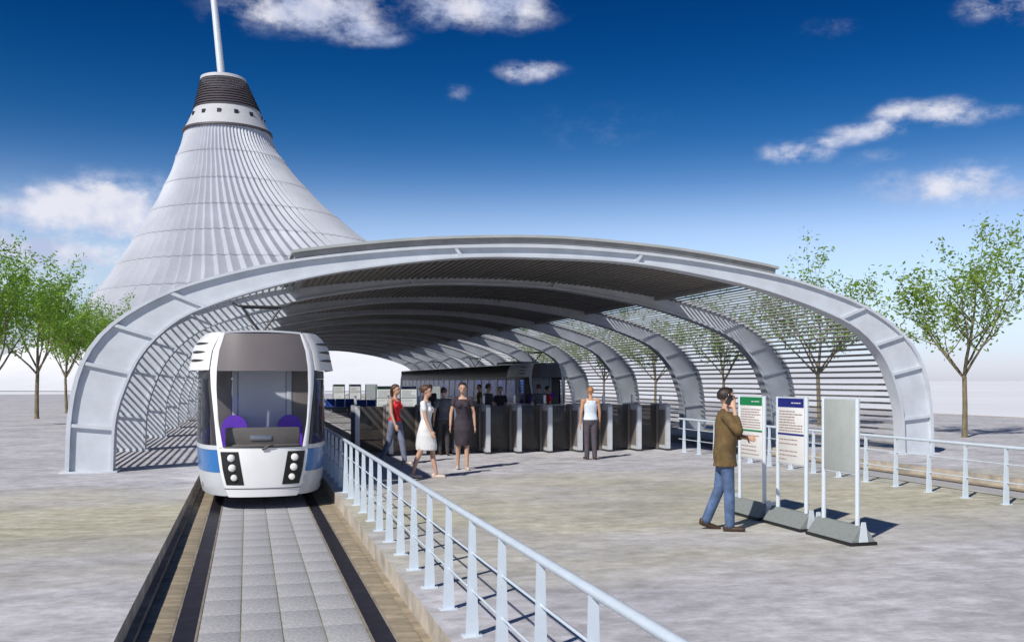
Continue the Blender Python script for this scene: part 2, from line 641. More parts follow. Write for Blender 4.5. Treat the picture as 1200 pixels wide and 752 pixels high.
# ------------------------------------------------------------------ setting: ground, plaza, track channels
CH1 = (-0.94, 1.44)        # near tram channel, X range
CH2 = (12.2, 14.5)         # far tram channel
Y0, Y1 = -30.0, 150.0
DEP = 0.20
PX0, PX1 = -40.0, 38.0     # the paved square


def build_ground():
    mb = MB()
    for x0, x1 in ((PX0, CH1[0]), (CH1[1], CH2[0]), (CH2[1], PX1)):
        mb.add([(x0, Y0, 0), (x1, Y0, 0), (x1, Y1, 0), (x0, Y1, 0)], [(0, 1, 2, 3)])
    structure(mb.build('plaza_pavement', 'plaza', smooth=0))
    g = MB()
    B = 9000
    g.add([(-B, -B, -.26), (B, -B, -.26), (B, B, -.26), (-B, B, -.26)], [(0, 1, 2, 3)])
    structure(g.build('ground', 'haze_pale', smooth=0))
    # edge of the square down to the field
    e = MB()
    for x0, x1, y0, y1 in ((PX0 - .25, PX0, Y0, Y1), (PX1, PX1 + .25, Y0, Y1)):
        e.box(x0, x1, y0, y1, -.25, .03)
    for i, x in enumerate((PX0, PX1)):
        k = MB()
        k.box(*((x - .25, x) if i == 0 else (x, x + .25)), Y0, Y1, -.259, .03)
        structure(k.build('plaza_kerb', 'kerb'))


def build_channel(c, near):
    x0, x1 = c
    base = MB()
    base.box(x0 - .12, x1 + .12, Y0, Y1, -.255, -DEP - .006)
    bed = structure(base.build('track_bed', 'joint', smooth=0))
    w = MB()
    w.box(x0 - .14, x0, Y0, Y1, -.25, -.003)
    w.build('channel_wall', 'kerb', bed)
    w = MB()
    w.box(x1, x1 + .14, Y0, Y1, -.25, -.003)
    w.build('channel_wall', 'kerb', bed)
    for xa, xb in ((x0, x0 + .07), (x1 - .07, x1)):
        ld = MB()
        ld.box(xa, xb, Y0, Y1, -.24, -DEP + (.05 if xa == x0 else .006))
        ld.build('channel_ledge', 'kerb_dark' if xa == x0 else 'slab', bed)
    cx = (x0 + x1) / 2 + .04
    r0, r1 = cx - .79, cx + .79
    for r in (r0, r1):
        a = MB()
        a.box(r - .085, r + .085, Y0, Y1, -.24, -DEP - .004)
        a.build('rail', 'rail', bed)
        for s in (-1, 1):
            lip = MB()
            lip.box(r + s * .095 - .010, r + s * .095 + .010, Y0, Y1, -.24, -DEP + .002)
            lip.build('rail_lip', 'kerb_dark', bed)
    rnd = random.Random(3 + near)
    # pavers between the rails, slabs outside them: singly where they can be told apart
    px0, px1 = r0 + .105, r1 - .105
    cw = (px1 - px0) / 4
    ss = [(x0 + .075, r0 - .107), (r1 + .107, x1 - .075)]
    pl = .62
    yend = 17.6 if near else 0
    ystart = .5
    if near:
        pv = [MB().bbox(-cw / 2 + .006, cw / 2 - .006, -pl / 2 + .0015, pl / 2 - .0015, -.03, 0, .003).mesh('paver', 'paver') for _ in range(1)][0]
        n = int((yend - ystart) / pl)
        for i in range(n):
            for j in range(4):
                o = put('paver', pv, bed, (px0 + cw * (j + .5), ystart + pl * (i + .5), -DEP + rnd.uniform(-.0015, .0015)))
                o.rotation_euler = (rnd.uniform(-.0012, .0012), rnd.uniform(-.002, .002), 0)
        for (a, b) in ss:
            sl = MB().bbox(-(b - a) / 2, (b - a) / 2, -.505, .505, -.03, 0, .006).mesh('side_slab', 'slab')
            for i in range(int((yend - ystart) / 1.02)):
                o = put('side_slab', sl, bed, ((a + b) / 2, ystart + 1.02 * (i + .5), -DEP + rnd.uniform(-.004, .002)))
                o.rotation_euler = (rnd.uniform(-.004, .004), rnd.uniform(-.006, .006), 0)
    far = MB()
    ys = [(yend if near else Y0, Y1)]
    if near:
        n = int((yend - ystart) / pl)
        ys = [(Y0, ystart), (ystart + n * pl, Y1)]
    for ya, yb in ys:
        for j in range(4):
            far.box(px0 + cw * j + .006, px0 + cw * (j + 1) - .006, ya, yb, -.24, -DEP)
    far.build('paver_field', 'paver', bed, smooth=0)['kind'] = 'stuff'
    far = MB()
    for ya, yb in ([(Y0, ystart), (ystart + int((yend - ystart) / 1.02) * 1.02, Y1)] if near else [(Y0, Y1)]):
        for (a, b) in ss:
            far.box(a, b, ya, yb, -.24, -DEP)
    far.build('side_slab_field', 'slab', bed, smooth=0)['kind'] = 'stuff'
    return cx


build_ground()
TX1 = build_channel(CH1, True)
TX2 = build_channel(CH2, False)

# ------------------------------------------------------------------ station canopy
AX = 6.83                    # axis of the canopy
AY0, BAY, NARCH = 21.8, 6.6, 12
OUT_H = [(10.45, 0), (10.40, 1.14), (10.24, 2.02), (9.92, 2.70), (9.34, 3.27), (8.42, 3.80), (7.30, 4.19), (5.90, 4.53), (3.85, 4.83), (2.08, 4.99), (0, 5.07)]
INN_H = [(9.52, 0), (9.47, 1.05), (9.28, 1.75), (8.97, 2.42), (8.42, 3.03), (7.75, 3.43), (6.45, 3.89), (4.75, 4.31), (2.22, 4.68), (0, 4.75)]


def full(half):
    return [(-x, 0, z) for x, z in half] + [(x, 0, z) for x, z in half[-2::-1]]


NP = 81
OUTP = crom(full(OUT_H), NP)
INNP = crom(full(INN_H), NP)
ARCH_T = .40


def ring_strip(mb, A, B, y0, y1, i0=0, i1=NP - 1):
    """solid between the curves A and B from y0 to y1"""
    rings = []
    for i in range(i0, i1 + 1):
        a, b = A[i], B[i]
        rings.append([(a.x, y0, a.z), (b.x, y0, b.z), (b.x, y1, b.z), (a.x, y1, a.z)])
    return mb.loft(rings)


def toward(A, B, dist):
    return [a + (b - a).normalized() * min(dist, (b - a).length * .9) for a, b in zip(A, B)]


def build_canopy():
    root = thing('station_canopy', 'long arched tram station canopy with pale steel arches, side slats and a grey roof', 'canopy', (AX, AY0, 0))
    # one arch: web plate, flanges, stiffeners
    o_in = toward(OUTP, INNP, .085)
    i_in = toward(INNP, OUTP, .055)
    web = ring_strip(MB(), toward(OUTP, INNP, .04), toward(INNP, OUTP, .03), .09, ARCH_T - .09).mesh('arch', 'arch', 30)
    fo = ring_strip(MB(), OUTP, o_in, 0, ARCH_T).mesh('outer_flange', 'arch', 30)
    fi = ring_strip(MB(), i_in, INNP, .0, ARCH_T).mesh('inner_flange', 'arch', 30)
    st = []
    for tz in ((1.15), (2.2), (3.02), (3.80)):
        best = min(range(NP // 2), key=lambda i: abs(OUTP[i].z - tz))
        st += [best, NP - 1 - best]
    for tx in (-2.15, 2.15):
        st.append(min(range(NP), key=lambda i: abs(OUTP[i].x - tx)))
    sm = []
    for i in st:
        a, b = OUTP[i], INNP[i]
        n = (b - a).normalized()
        # stiffener lies square to the outer edge
        t = Vector((-n.z, 0, n.x)) * .035
        p, q = a + n * .08, b - n * .05
        m2 = MB()
        rings = [[(v.x + s * t.x, y, v.z + s * t.z) for s, y in ((-1, .012), (1, .012), (1, ARCH_T - .012), (-1, ARCH_T - .012))] for v in (p, q)]
        sm.append(m2.loft(rings).mesh('stiffener', 'arch', 30))
    foot = MB().bbox(-.56, .56, -.10, ARCH_T + .10, -.05, .035, .012).mesh('base_plate', 'arch', 30)
    for k in range(NARCH):
        a = put('arch', web, root, (0, k * BAY, 0))
        put('outer_flange', fo, a)
        put('inner_flange', fi, a)
        for s in sm:
            put('stiffener', s, a)
        for s in (-1, 1):
            put('base_plate', foot, a, (s * 9.985, 0, 0))
    L = (NARCH - 1) * BAY + ARCH_T
    # slats that run the length of the canopy just inside its outer edge
    dense = crom([tuple(p) for p in toward(OUTP, INNP, .13)], 1201)
    s, acc, marks = 0.0, 0.0, []
    tot = sum((dense[i] - dense[i - 1]).length for i in range(1, len(dense)))
    nsl = int(tot / .178)
    step = tot / nsl
    nxt = step * .8
    for i in range(1, len(dense)):
        s += (dense[i] - dense[i - 1]).length
        if s >= nxt:
            marks.append((dense[i], (dense[i] - dense[i - 1]).normalized()))
            nxt += step
    sl = MB().box(-.026, .026, .20, L - .2, -.016, .016).mesh('slat', 'slat', 0)
    for p, t in marks:
        o = put('slat', sl, root, (p.x, 0, p.z))
        o.rotation_euler = (0, -math.atan2(t.z, t.x), 0)
    # roof sheet, its edge and the boarded ceiling
    lim = 5.9
    idx = [i for i in range(NP) if abs(OUTP[i].x) <= lim]

    def roof_strip(z0, z1, y0, y1, xl):
        pts = [Vector((-xl, 0, lerp_table([(p.x, p.z) for p in OUTP], -xl)))] + [OUTP[i] for i in idx if abs(OUTP[i].x) < xl - .05] + [Vector((xl, 0, lerp_table([(p.x, p.z) for p in OUTP], xl)))]
        rings = [[(p.x, y0, p.z + z0), (p.x, y0, p.z + z1), (p.x, y1, p.z + z1), (p.x, y1, p.z + z0)] for p in pts]
        return MB().loft(rings)
    roof_strip(.02, .135, .03, L + .1, lim - .06).build('roof_core', 'slat', root, 30)
    roof_strip(.138, .20, -.05, L + .3, lim).build('roof_sheet', 'roof', root, 30)
    # ceiling boards: one sheet per bay strip above the slats
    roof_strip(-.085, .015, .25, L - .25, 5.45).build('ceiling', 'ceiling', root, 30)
    for sx in (-1, 1):
        x = sx * 5.52
        z = lerp_table([(p.x, p.z) for p in OUTP], x)
        MB().box(x - .05, x + .05, .3, L - .3, z - .20, z - .02).build('edge_beam', 'slat', root)
    return root


canopy = build_canopy()

# ------------------------------------------------------------------ great tent tower in the distance
def build_tent():
    D = 330.0
    k = D / F_PX
    rings = [(92, 237, 286), (131, 229, 304), (155, 219, 315), (180, 212, 327), (210, 202, 350), (240, 189, 379), (270, 174, 415),
             (300, 157, 458), (330, 138, 508), (360, 116, 560), (400, 82, 625), (452, 38, 735)]
    base = FW * D + RT * ((300 - CX) * k)
    root = thing('tent_tower', 'huge pale fluted tent tower with dark crown and leaning mast behind the canopy', 'tower', (base.x, base.y, -.2), -YAW)
    cen = []
    for y, a, b in rings:
        cen.append((((a + b) / 2 - 300) * k, CAM_H + .2 + (HY - y) * k, (b - a) / 2 * k * (1 - .06 * ((b - a) / 700) ** 1)))
    tabx = [(c[1], c[0]) for c in reversed(cen)]
    tabr = [(c[1], c[2]) for c in reversed(cen)]
    # smooth curves through the measured rings
    cx = crom([(c[0], 0, c[1]) for c in cen], 60)
    cr = crom([(c[2], 0, c[1]) for c in cen], 60)
    tx = [(p.z, p.x) for p in reversed(cx)]
    tr = [(p.z, p.x) for p in reversed(cr)]

    def ring(z, nrib=0, amp=0.0, n=96, grow=0.0):
        x, r = lerp_table(tx, z), lerp_table(tr, z) + grow
        out = []
        for i in range(n):
            a = 2 * math.pi * i / n
            rr = r
            if nrib:
                tri = abs(((a * nrib / (2 * math.pi)) % 1.0) * 2 - 1)
                rr = r * (1 + amp * (tri - .5))
            out.append((x + rr * math.cos(a), rr * math.sin(a), z))
        return out
    z_crown, z_c0, z_b0 = cen[0][1], cen[1][1], cen[2][1]
    # membrane in bands, each with its flutes
    seams = [z_b0, 76, 66, 56.5, 47.5, 38.5, 29.5, 20.5, 15.0]
    seams = [s for s in seams if s <= z_b0]
    for a, b in zip(seams, seams[1:]):
        rs = []
        m = 5
        for i in range(m + 1):
            z = a + (b - a) * i / m
            g = -.25 * math.sin(math.pi * i / m) - .15
            rs.append(ring(z, 84, .036 if z < z_b0 - 1 else .010, 672, g))
        MB().loft(rs, cap=False).build('membrane_band', 'tent', root, 25)
        seam_z = a
        rr = []
        x, r = lerp_table(tx, seam_z), lerp_table(tr, seam_z)
        sm = MB()
        rings2 = [ring(seam_z + .16, 84, .033, 672, .04), ring(seam_z - .16, 84, .033, 672, .04)]
        sm.loft(rings2, cap=False).build('seam_ring', 'tent_rib', root, 60)
    hb = MB()
    hb.loft([ring(16.2, 0, 0, 96, -3), ring(15.4, 0, 0, 96, 2.5), ring(14.0, 0, 0, 96, 6), ring(8.0, 0, 0, 96, 12), ring(2.5, 0, 0, 96, 24), ring(.05, 0, 0, 96, 44)], cap=False)
    hill = structure(hb.build('hill', 'haze_pale', None, 60))  # mound coloured near-white so the tent's foot pales like haze
    hill.location = root.location
    hill.rotation_euler = root.rotation_euler
    # collar with square openings
    MB().loft([ring(z_b0 - .4, 0, 0, 96, .5), ring(z_b0 + 2, 0, 0, 96, .1), ring(z_c0, 0, 0, 96)], cap=False).build('collar', 'tent_band', root, 60)
    MB().loft([ring(z_b0 - .9, 0, 0, 96, .75), ring(z_b0 - .2, 0, 0, 96, .75)], cap=True).build('collar_rim', 'tent_crown', root, 40)
    zc = (z_b0 + z_c0) / 2 + .3
    for i in range(14):
        a = 2 * math.pi * (i + .62) / 14
        x, r = lerp_table(tx, zc), lerp_table(tr, zc)
        w = MB()
        w.box(-.62, .62, -.5, .25, -1.0, 1.0)
        o = w.build('collar_opening', 'black', root, 0)
        o.location = (x + r * math.cos(a), r * math.sin(a), zc)
        o.rotation_euler = (0, 0, a - math.pi / 2)
    # crown of louvre rings under a pale rim
    nl = 11
    for i in range(nl):
        za = z_c0 + (z_crown - 1.2 - z_c0) * i / nl
        zb = z_c0 + (z_crown - 1.2 - z_c0) * (i + 1) / nl
        MB().loft([ring(za, 0, 0, 72, .35), ring((za + zb) / 2, 0, 0, 72, .25), ring(zb - .15, 0, 0, 72, -.15), ring(zb, 0, 0, 72, -.2)], cap=False).build('crown_louvre', 'tent_crown', root, 40)
    MB().loft([ring(z_crown - 1.25, 0, 0, 72, .2), ring(z_crown - .2, 0, 0, 72, .25), ring(z_crown, 0, 0, 72, -.1)]).build('crown_rim', 'tent_band', root, 40)
    p0 = Vector(((260 - 300) * k, 0, z_crown - .5))
    p1 = Vector(((241 - 300) * k, 0, CAM_H + (HY + 95) * k))
    MB().tube([p0, p0.lerp(p1, .5), p1], [1.25, 1.05, .7], 16).build('mast', 'mast', root)
    MB().tube([p0 + Vector((0, 0, -.2)), p0 + Vector((-.15, 0, 2.0))], [2.2, 1.5], 16).build('mast_foot', 'mast', root)


build_tent()


# ------------------------------------------------------------------ trees
def make_tree_meshes(seed, dense, leafmat):
    rnd = random.Random(seed)
    wood, tips = MB(), []

    def limb(p, d, ln, r, depth):
        pts, rad = [p], [r]
        q, dd = p.copy(), d.copy()
        n = 6
        for i in range(n):
            dd = (dd + Vector((rnd.uniform(-.16, .16), rnd.uniform(-.16, .16), rnd.uniform(-.03, .13)))).normalized()
            q = q + dd * ln / n
            pts.append(q.copy())
            rad.append(r * (1 - .72 * (i + 1) / n))
            if depth >= 2 or (depth == 1 and i >= 2):
                tips.append((q.copy(), dd.copy(), depth))
            if depth < 3 and i >= 1:
                for _ in range(2 if depth < 2 else 1):
                    if rnd.random() < (.75 if depth < 2 else .6):
                        side = Vector((rnd.uniform(-1, 1), rnd.uniform(-1, 1), rnd.uniform(-.1, .7)))
                        nd = (dd * .6 + side.normalized() * .75).normalized()
                        limb(q.copy(), nd, ln * rnd.uniform(.42, .62), rad[-1] * .62, depth + 1)
        wood.tube(pts, rad, 7 if depth < 2 else 4)
    # trunk
    h0 = 2.35
    top = Vector((rnd.uniform(-.08, .08), rnd.uniform(-.08, .08), h0))
    wood.tube([(0, 0, -.03), (0, 0, .12), Vector((0, 0, .1)).lerp(top, .5) + Vector((.02, 0, 0)), top], [.15, .11, .095, .085], 10)
    limb(top, Vector((0, 0, 1)), 4.2, .075, 1)
    for i in range(5):
        a = 2 * math.pi * (i + rnd.uniform(-.2, .2)) / 5
        up = rnd.uniform(1.15, 1.9) if dense else rnd.uniform(.75, 1.25)
        limb(top + Vector((0, 0, rnd.uniform(-.15, .35))), Vector((math.cos(a), math.sin(a), up)).normalized(), rnd.uniform(3.0, 3.9), .052, 1)
    lv = MB()
    per = 6 if dense else 5
    for q, dd, dep in tips:
        if rnd.random() < (.30 if not dense else .12):
            continue
        for _ in range(per if dep > 1 else per // 2):
            c = q + Vector((rnd.gauss(0, .17), rnd.gauss(0, .17), rnd.gauss(0, .14)))
            s = rnd.uniform(.045, .085)
            a = Vector((rnd.gauss(0, 1), rnd.gauss(0, 1), rnd.gauss(0, .7))).normalized()
            b = a.cross(Vector((rnd.gauss(0, 1), rnd.gauss(0, 1), rnd.gauss(0, 1)))).normalized()
            n = a.cross(b)
            lv.add([c - a * s * 1.5, c + b * s * .62 + n * s * .2, c + a * s * 1.5, c - b * s * .62 + n * s * .2], [(0, 1, 2, 3)])
    me_w = wood.mesh('trunk', 'bark', 60)
    me_l = bpy.data.meshes.new('crown')
    me_l.from_pydata(lv.v, [], lv.f)
    me_l.materials.append(M[leafmat])
    zs = max(v[2] for v in lv.v)
    return me_w, me_l, zs, len(lv.f)


TREES = [make_tree_meshes(s, d, m) for s, d, m in ((11, False, 'leaf'), (23, False, 'leaf'), (37, True, 'leaf2'), (48, True, 'leaf2'))]


def tree(kind, x, y, h, rz, label, group):
    w, l, zs, _ = TREES[kind]
    t = thing('young_tree', label, 'tree', (x, y, 0), rz, group)
    t.scale = (h / zs,) * 3
    put('trunk', w, t)
    put('crown', l, t)
    return t


for i in range(7):
    y = 27.9 + 8.65 * i
    tree((0, 1)[i % 2], 23.3, y, (7.9, 8.2, 7.4, 7.2, 7.3, 7.1, 7.4)[i], 1.3 * i,
         ('tall sparse young tree standing clear of the canopy at its right end' if i == 0 else
          f'sparse young tree seen through the right hand slats, {ORD[i]} of its row from the front'), 'row of trees right of the canopy')
for i, h in enumerate((8.6, 8.7, 8.3, 8.2, 8.0, 8.0)):
    y = 44.8 + 8.7 * i
    tree((2, 3)[i % 2], -10.1 - .05 * i, y, h, 2.1 * i + .4,
         ('leafy young tree cut by the left edge of the picture' if i == 0 else
          f'leafy young tree left of the canopy, {ORD[i]} of its row from the front'), 'row of trees left of the canopy')


# ------------------------------------------------------------------ trams
def smooth01(t):
    t = max(0, min(1, t))
    return t * t * (3 - 2 * t)


MASK = [(.22, .54), (.42, .62), (.64, .675), (1.0, .72), (1.44, .76), (2.0, .82), (2.3, .835), (2.6, .79), (2.9, .66)]
SHIELD = [(1.03, .63), (1.44, .70), (2.0, .735), (2.3, .73), (2.6, .69), (2.88, .60)]
NOSE = 1.7
TLEN = 38.0


def yfront(x, z):
    y = .26 * (abs(x) / .82) ** 2.4
    if z > 1:
        y += .26 * ((z - 1) / 1.9) ** 1.8
    else:
        y += .10 * ((1 - z) / .78) ** 2
    return y


def hw(z):
    return 1.10 * lerp_table([(.22, .915), (.4, .95), (.63, .98), (1.0, 1.0), (2.25, .975), (2.9, .9)], z)


def nose_side(s, z, t, grow=0.0):
    """point on the tapering side of the nose; t 0 at the mask, 1 at full width"""
    x0 = lerp_table(MASK, z)
    y0 = yfront(x0, z)
    x1, y1 = hw(z) + grow, NOSE
    # quarter-round plan
    bx = x0 + (x1 - x0) * math.sin(t * math.pi / 2) ** .9
    by = y0 + (y1 - y0) * (1 - math.cos(t * math.pi / 2)) ** .85
    return Vector((s * bx, by, z))


def BUL(u):
    return .165 - .05 * u - .30 * max(0, u - .62) ** 1.6 * 2.2


def build_tram(label, loc):
    T = thing('tram', label, 'tram', loc, 0, 'trams at the station')

    def band(name, m, z0, z1, nz, th=.03):
        for s in (-1, 1):
            g = []
            for i in range(nz + 1):
                z = z0 + (z1 - z0) * i / nz
                row = [nose_side(s, z, k / 10) for k in range(11)] + [Vector((s * hw(z), y, z)) for y in (3, 8, 16, 28, TLEN)]
                g.append(row if s < 0 else row[::-1])
            MB().sheet(g, th).build(name, m, T)
    band('skirt', 'skirt', .24, .62, 4)
    band('stripe', 'blue', .625, .985, 2)
    band('waist_rail', 'skirt', .99, 1.06, 1)
    band('cant_rail', 'dark', 2.14, 2.27, 1)
    # white front mask: apron and the two side frames
    g = []
    for i in range(9):
        z = .22 + (1.03 - .22) * i / 8
        w = lerp_table(MASK, z)
        g.append([Vector((w * (j / 6 - 1), yfront(w * (j / 6 - 1), z), z)) for j in range(13)])
    MB().sheet([r[::-1] for r in g], .05).build('apron', 'white', T)
    seam = MB()
    rr = []
    for j in range(13):
        x = .60 * (j / 6 - 1)
        rr.append(Vector((x, yfront(x, .36) - .004, .36)))
    seam.tube(rr, .006, 5).build('apron_seam', 'dark', T)
    for s in (-1, 1):
        g = []
        for i in range(21):
            z = 1.03 + (2.885 - 1.03) * i / 20
            a, b = lerp_table(SHIELD, z), lerp_table(MASK, z)
            row = [Vector((s * (a + (b - a) * j / 3), yfront(a + (b - a) * j / 3, z) - .018 * math.sin(math.pi * j / 3), z)) for j in range(4)]
            g.append(row if s > 0 else row[::-1])
        MB().sheet([r[::-1] for r in g], .05).build('mask_frame', 'white', T)
    # windscreen glass and the opaque panel above it

    def screen(name, m, z0, z1, n, back, th):
        g = []
        for i in range(n + 1):
            z = z0 + (z1 - z0) * i / n
            w = lerp_table(SHIELD, z) - .004
            g.append([Vector((w * (j / 6 - 1), yfront(w * (j / 6 - 1), z) + back, z)) for j in range(13)])
        return MB().sheet([r[::-1] for r in g], th).build(name, m, T)
    ws = screen('windscreen', 'glass', 1.035, 2.262, 8, .012, .012)
    screen('front_panel', 'brow', 2.265, 2.88, 6, .008, .03)
    rim = MB()
    rim.tube([Vector((x / 10 * .62, yfront(x / 10 * .62, 1.03) - .005, 1.035)) for x in range(-10, 11)], .012, 6)
    rim.build('windscreen_seal', 'black', T)
    wp = MB()
    wp.tube([(.02, -.02, 1.02), (.10, -.035, 1.06), (.16, -.03, 1.07)], .014, 6)
    wp.tube([(-.02, -.02, 1.00), (.06, -.035, 1.03)], .018, 6)
    wp.build('wiper', 'black', T)
    # headlamp clusters
    for s in (-1, 1):
        g = []
        for i in range(5):
            z = .42 + .54 * i / 4
            w = lerp_table(MASK, z)
            a, b = .30 + .09 * (z - .42) / .54, w - .045
            row = [Vector((s * (a + (b - a) * j / 3), yfront(a + (b - a) * j / 3, z) - .006, z)) for j in range(4)]
            g.append(row if s > 0 else row[::-1])
        hl = MB().sheet([r[::-1] for r in g], .02).build('headlight', 'black', T)
        for z, x, r in ((.86, .50, .060), (.70, .485, .060), (.54, .455, .054)):
            y = yfront(x, z) - .012
            lp = MB()
            lp.loft([[(s * x + q * math.cos(k * math.pi / 8), y - e, z + q * math.sin(k * math.pi / 8)) for k in range(16)] for q, e in ((r, 0), (r, .012), (r * .8, .028), (r * .4, .036))])
            lp.build('lamp', 'lamp', hl)
    # nose side windows and the row of side windows, each pane on its own
    for s in (-1, 1):
        g = []
        for i in range(7):
            z = 1.065 + (2.135 - 1.065) * i / 6
            row = [nose_side(s, z, .10 + .85 * k / 8) for k in range(9)]
            g.append(row if s < 0 else row[::-1])
        MB().sheet(g, .012).build('cab_window', 'glass', T)
        for t0, t1 in ((0.0, .09), (.955, 1.0)):
            g = []
            for i in range(7):
                z = 1.065 + (2.135 - 1.065) * i / 6
                row = [nose_side(s, z, t0), nose_side(s, z, (t0 + t1) / 2), nose_side(s, z, t1)]
                g.append(row if s < 0 else row[::-1])
            MB().sheet(g, .04).build('window_pillar', 'dark', T)
        y = NOSE + .01
        k = 0
        while y < TLEN - 1.6:
            w = 1.75
            g = []
            for i in range(4):
                z = 1.065 + (2.135 - 1.065) * i / 3
                row = [Vector((s * hw(z), y + .26, z)), Vector((s * hw(z), y + w, z))]
                g.append(row if s < 0 else row[::-1])
            MB().sheet(g, .012).build('side_window', 'side_glass', T)
            g = []
            for i in range(4):
                z = 1.065 + (2.135 - 1.065) * i / 3
                row = [Vector((s * hw(z), y - .0, z)), Vector((s * hw(z), y + .255, z))]
                g.append(row if s < 0 else row[::-1])
            MB().sheet(g, .05).build('window_pillar', 'dark', T)
            y += w + .005
            k += 1
        g = []
        for i in range(4):
            z = 1.065 + (2.135 - 1.065) * i / 3
            row = [Vector((s * hw(z), y, z)), Vector((s * hw(z), TLEN, z))]
            g.append(row if s < 0 else row[::-1])
        MB().sheet(g, .05).build('window_pillar', 'dark', T)
        # bulging roof fairing with its three slots
        g = []
        for i in range(9):
            u = i / 8
            z = 2.28 + .62 * u
            bul = BUL(u)
            row = []
            for kk in range(13):
                t = kk / 12
                p = nose_side(s, min(z, 2.895), t)
                p.x += s * bul * (0.12 + .88 * smooth01(t * 1.7))
                row.append(p)
            for yy in (2.2, 2.9):
                row.append(Vector((s * (hw(min(z, 2.895)) + bul), yy, z)))
            for q in row:
                q.z = z
            g.append(row if s < 0 else row[::-1])
        fa = MB().sheet(g, .04).build('roof_fairing', 'fair', T)
        for zi, z in enumerate((2.44, 2.58, 2.72)):
            pts = []
            for kk in range(7):
                t = .18 + .44 * kk / 6
                u = (z - 2.28) / .62
                bul = BUL(u)
                p = nose_side(s, z, t)
                p.x += s * bul * (0.12 + .88 * smooth01(t * 1.7))
                pts.append(p)
            MB().tube(pts, [.004, .016, .022, .025, .022, .016, .004], 6).build('slot', 'dark', fa)  # raised dark tubes stand in for the shadow inside the slots
        g = []
        for i in range(5):
            z = 2.28 + .60 * i / 4
            row = [Vector((s * (hw(z) - .01 - .25 * (i / 4) ** 3), yy, z)) for yy in (2.9, 10, 24, TLEN)]
            g.append(row if s < 0 else row[::-1])
        MB().sheet(g, .03).build('roof_side', 'dark', T)
    # roof
    g = []
    for yy in (0.50, .62, .85, 1.2, 1.7, 2.6, 12, TLEN):
        w = .62 if yy < .55 else min(.92, .62 + (yy - .5) * .55)
        g.append([Vector((w * (j / 4 - 1), yy, 2.885 + .03 * (1 - (j / 4 - 1) ** 2))) for j in range(9)])
    MB().sheet([r for r in g], .03).build('roof', 'skirt', T)
    MB().bbox(-.55, .55, 4.2, 7.6, 2.88, 3.06, .05).build('roof_unit', 'dark', T)
    # floor, tail, bogies
    MB().box(-.98, .98, .9, TLEN, .34, .42).build('floor', 'console', T)
    MB().bbox(-1.0, 1.0, TLEN - .02, TLEN + .12, .26, 2.88, .03).build('tail_wall', 'skirt', T)
    for yb in (3.2, 12.5, 24, 34.5):
        b = MB().bbox(-.62, .62, yb - .95, yb + .95, .12, .33, .03).build('bogie', 'dark', T)
        for sx in (-1, 1):
            for dy in (-.65, .65):
                MB().tube([(sx * .70, yb + dy, .235), (sx * .84, yb + dy, .235)], .232, 20).build('wheel', 'black', b)
    # cab inside: console, seats, partition
    MB().bbox(-.60, .60, .32, .66, .42, 1.06, .03).build('console', 'console', T)
    MB().bbox(-.60, .60, .40, .60, 1.05, 1.33, .03).build('instrument_hood', 'console', T)
    MB().bbox(-.20, .14, .375, .405, 1.12, 1.20, .005).build('display', 'chrome', T)
    for s in (-1, 1):
        se = MB()
        rings = []
        for i in range(9):
            a = math.pi * i / 8
            rings.append((.21 * math.cos(a), .21 * math.sin(a)))
        prof = [(-.21, -.55)] + [(.21 * -math.cos(math.pi * i / 10), .14 + .21 * math.sin(math.pi * i / 10)) for i in range(11)] + [(.21, -.55)]
        se.loft([[(s * .46 + px, yy, 1.17 + pz) for px, pz in prof] for yy in (.96, .99, 1.05, 1.08)])
        st = se.build('cab_seat', 'purple', T)
        MB().bbox(s * .46 - .22, s * .46 + .22, .74, 1.06, .86, .96, .03).build('cushion', 'purple', st)
        MB().tube([(s * .46, .92, .42), (s * .46, .92, .87)], .05, 10).build('pedestal', 'dark', st)
    MB().bbox(-.40, .40, 1.20, 1.25, .42, 2.60, .01).build('partition_door', 'cabin', T)
    for s in (-1, 1):
        MB().bbox(*sorted((s * .41, s * .50)), 1.19, 1.25, .42, 2.60, .01).build('door_post', 'skirt', T)
        MB().bbox(*sorted((s * .51, s * .86)), 1.20, 1.24, .42, 2.60, .01).build('partition_panel', 'console', T)
    MB().box(-.66, .66, .66, 1.19, 2.62, 2.66).build('cab_ceiling', 'cabin', T)
    for yb in range(5, 36, 2):                              # passenger seats
        for s in (-1, 1):
            q = MB().bbox(s * .66 - .22, s * .66 + .22, yb, yb + .09, .86, 1.45, .03)
            q.bbox(s * .66 - .22, s * .66 + .22, yb - .42, yb + .05, .80, .88, .03)
            q.box(s * .66 - .04, s * .66 + .04, yb - .25, yb - .17, .42, .80)
            q.build('passenger_seat', 'purple', T)
    # pantographs
    for yp in (2.3, 15.0, 27.5):
        p = MB().bbox(-.30, .30, yp - .25, yp + .25, 2.90, 2.97, .02).build('pantograph', 'dark', T)
        ar = MB()
        ar.tube([(0, yp, 2.96), (-.36, yp - .02, 3.47)], .022, 7)
        ar.tube([(0, yp, 2.96), (.36, yp + .02, 3.47)], .022, 7)
        ar.tube([(0, yp, 2.93), (0, yp, 3.0)], .05, 10)
        ar.build('arm', 'dark', p)
        cb = MB()
        cb.tube([(-.52, yp, 3.53), (-.40, yp, 3.47), (.40, yp, 3.47), (.52, yp, 3.53)], .02, 7)
        cb.tube([(-.34, yp + .02, 3.44), (.34, yp + .02, 3.44)], .014, 7)
        cb.build('collector_bow', 'dark', p)
    return T


tram1 = build_tram('white tram with blue stripe coming out of the canopy on the near track', (TX1 - .04, 16.35, -DEP - .004))
tram2 = copy_tree(tram1)
retag(tram2, 'dark shaded tram standing under the canopy on the far right track', (TX2 - .04, 43.0, -DEP - .004))


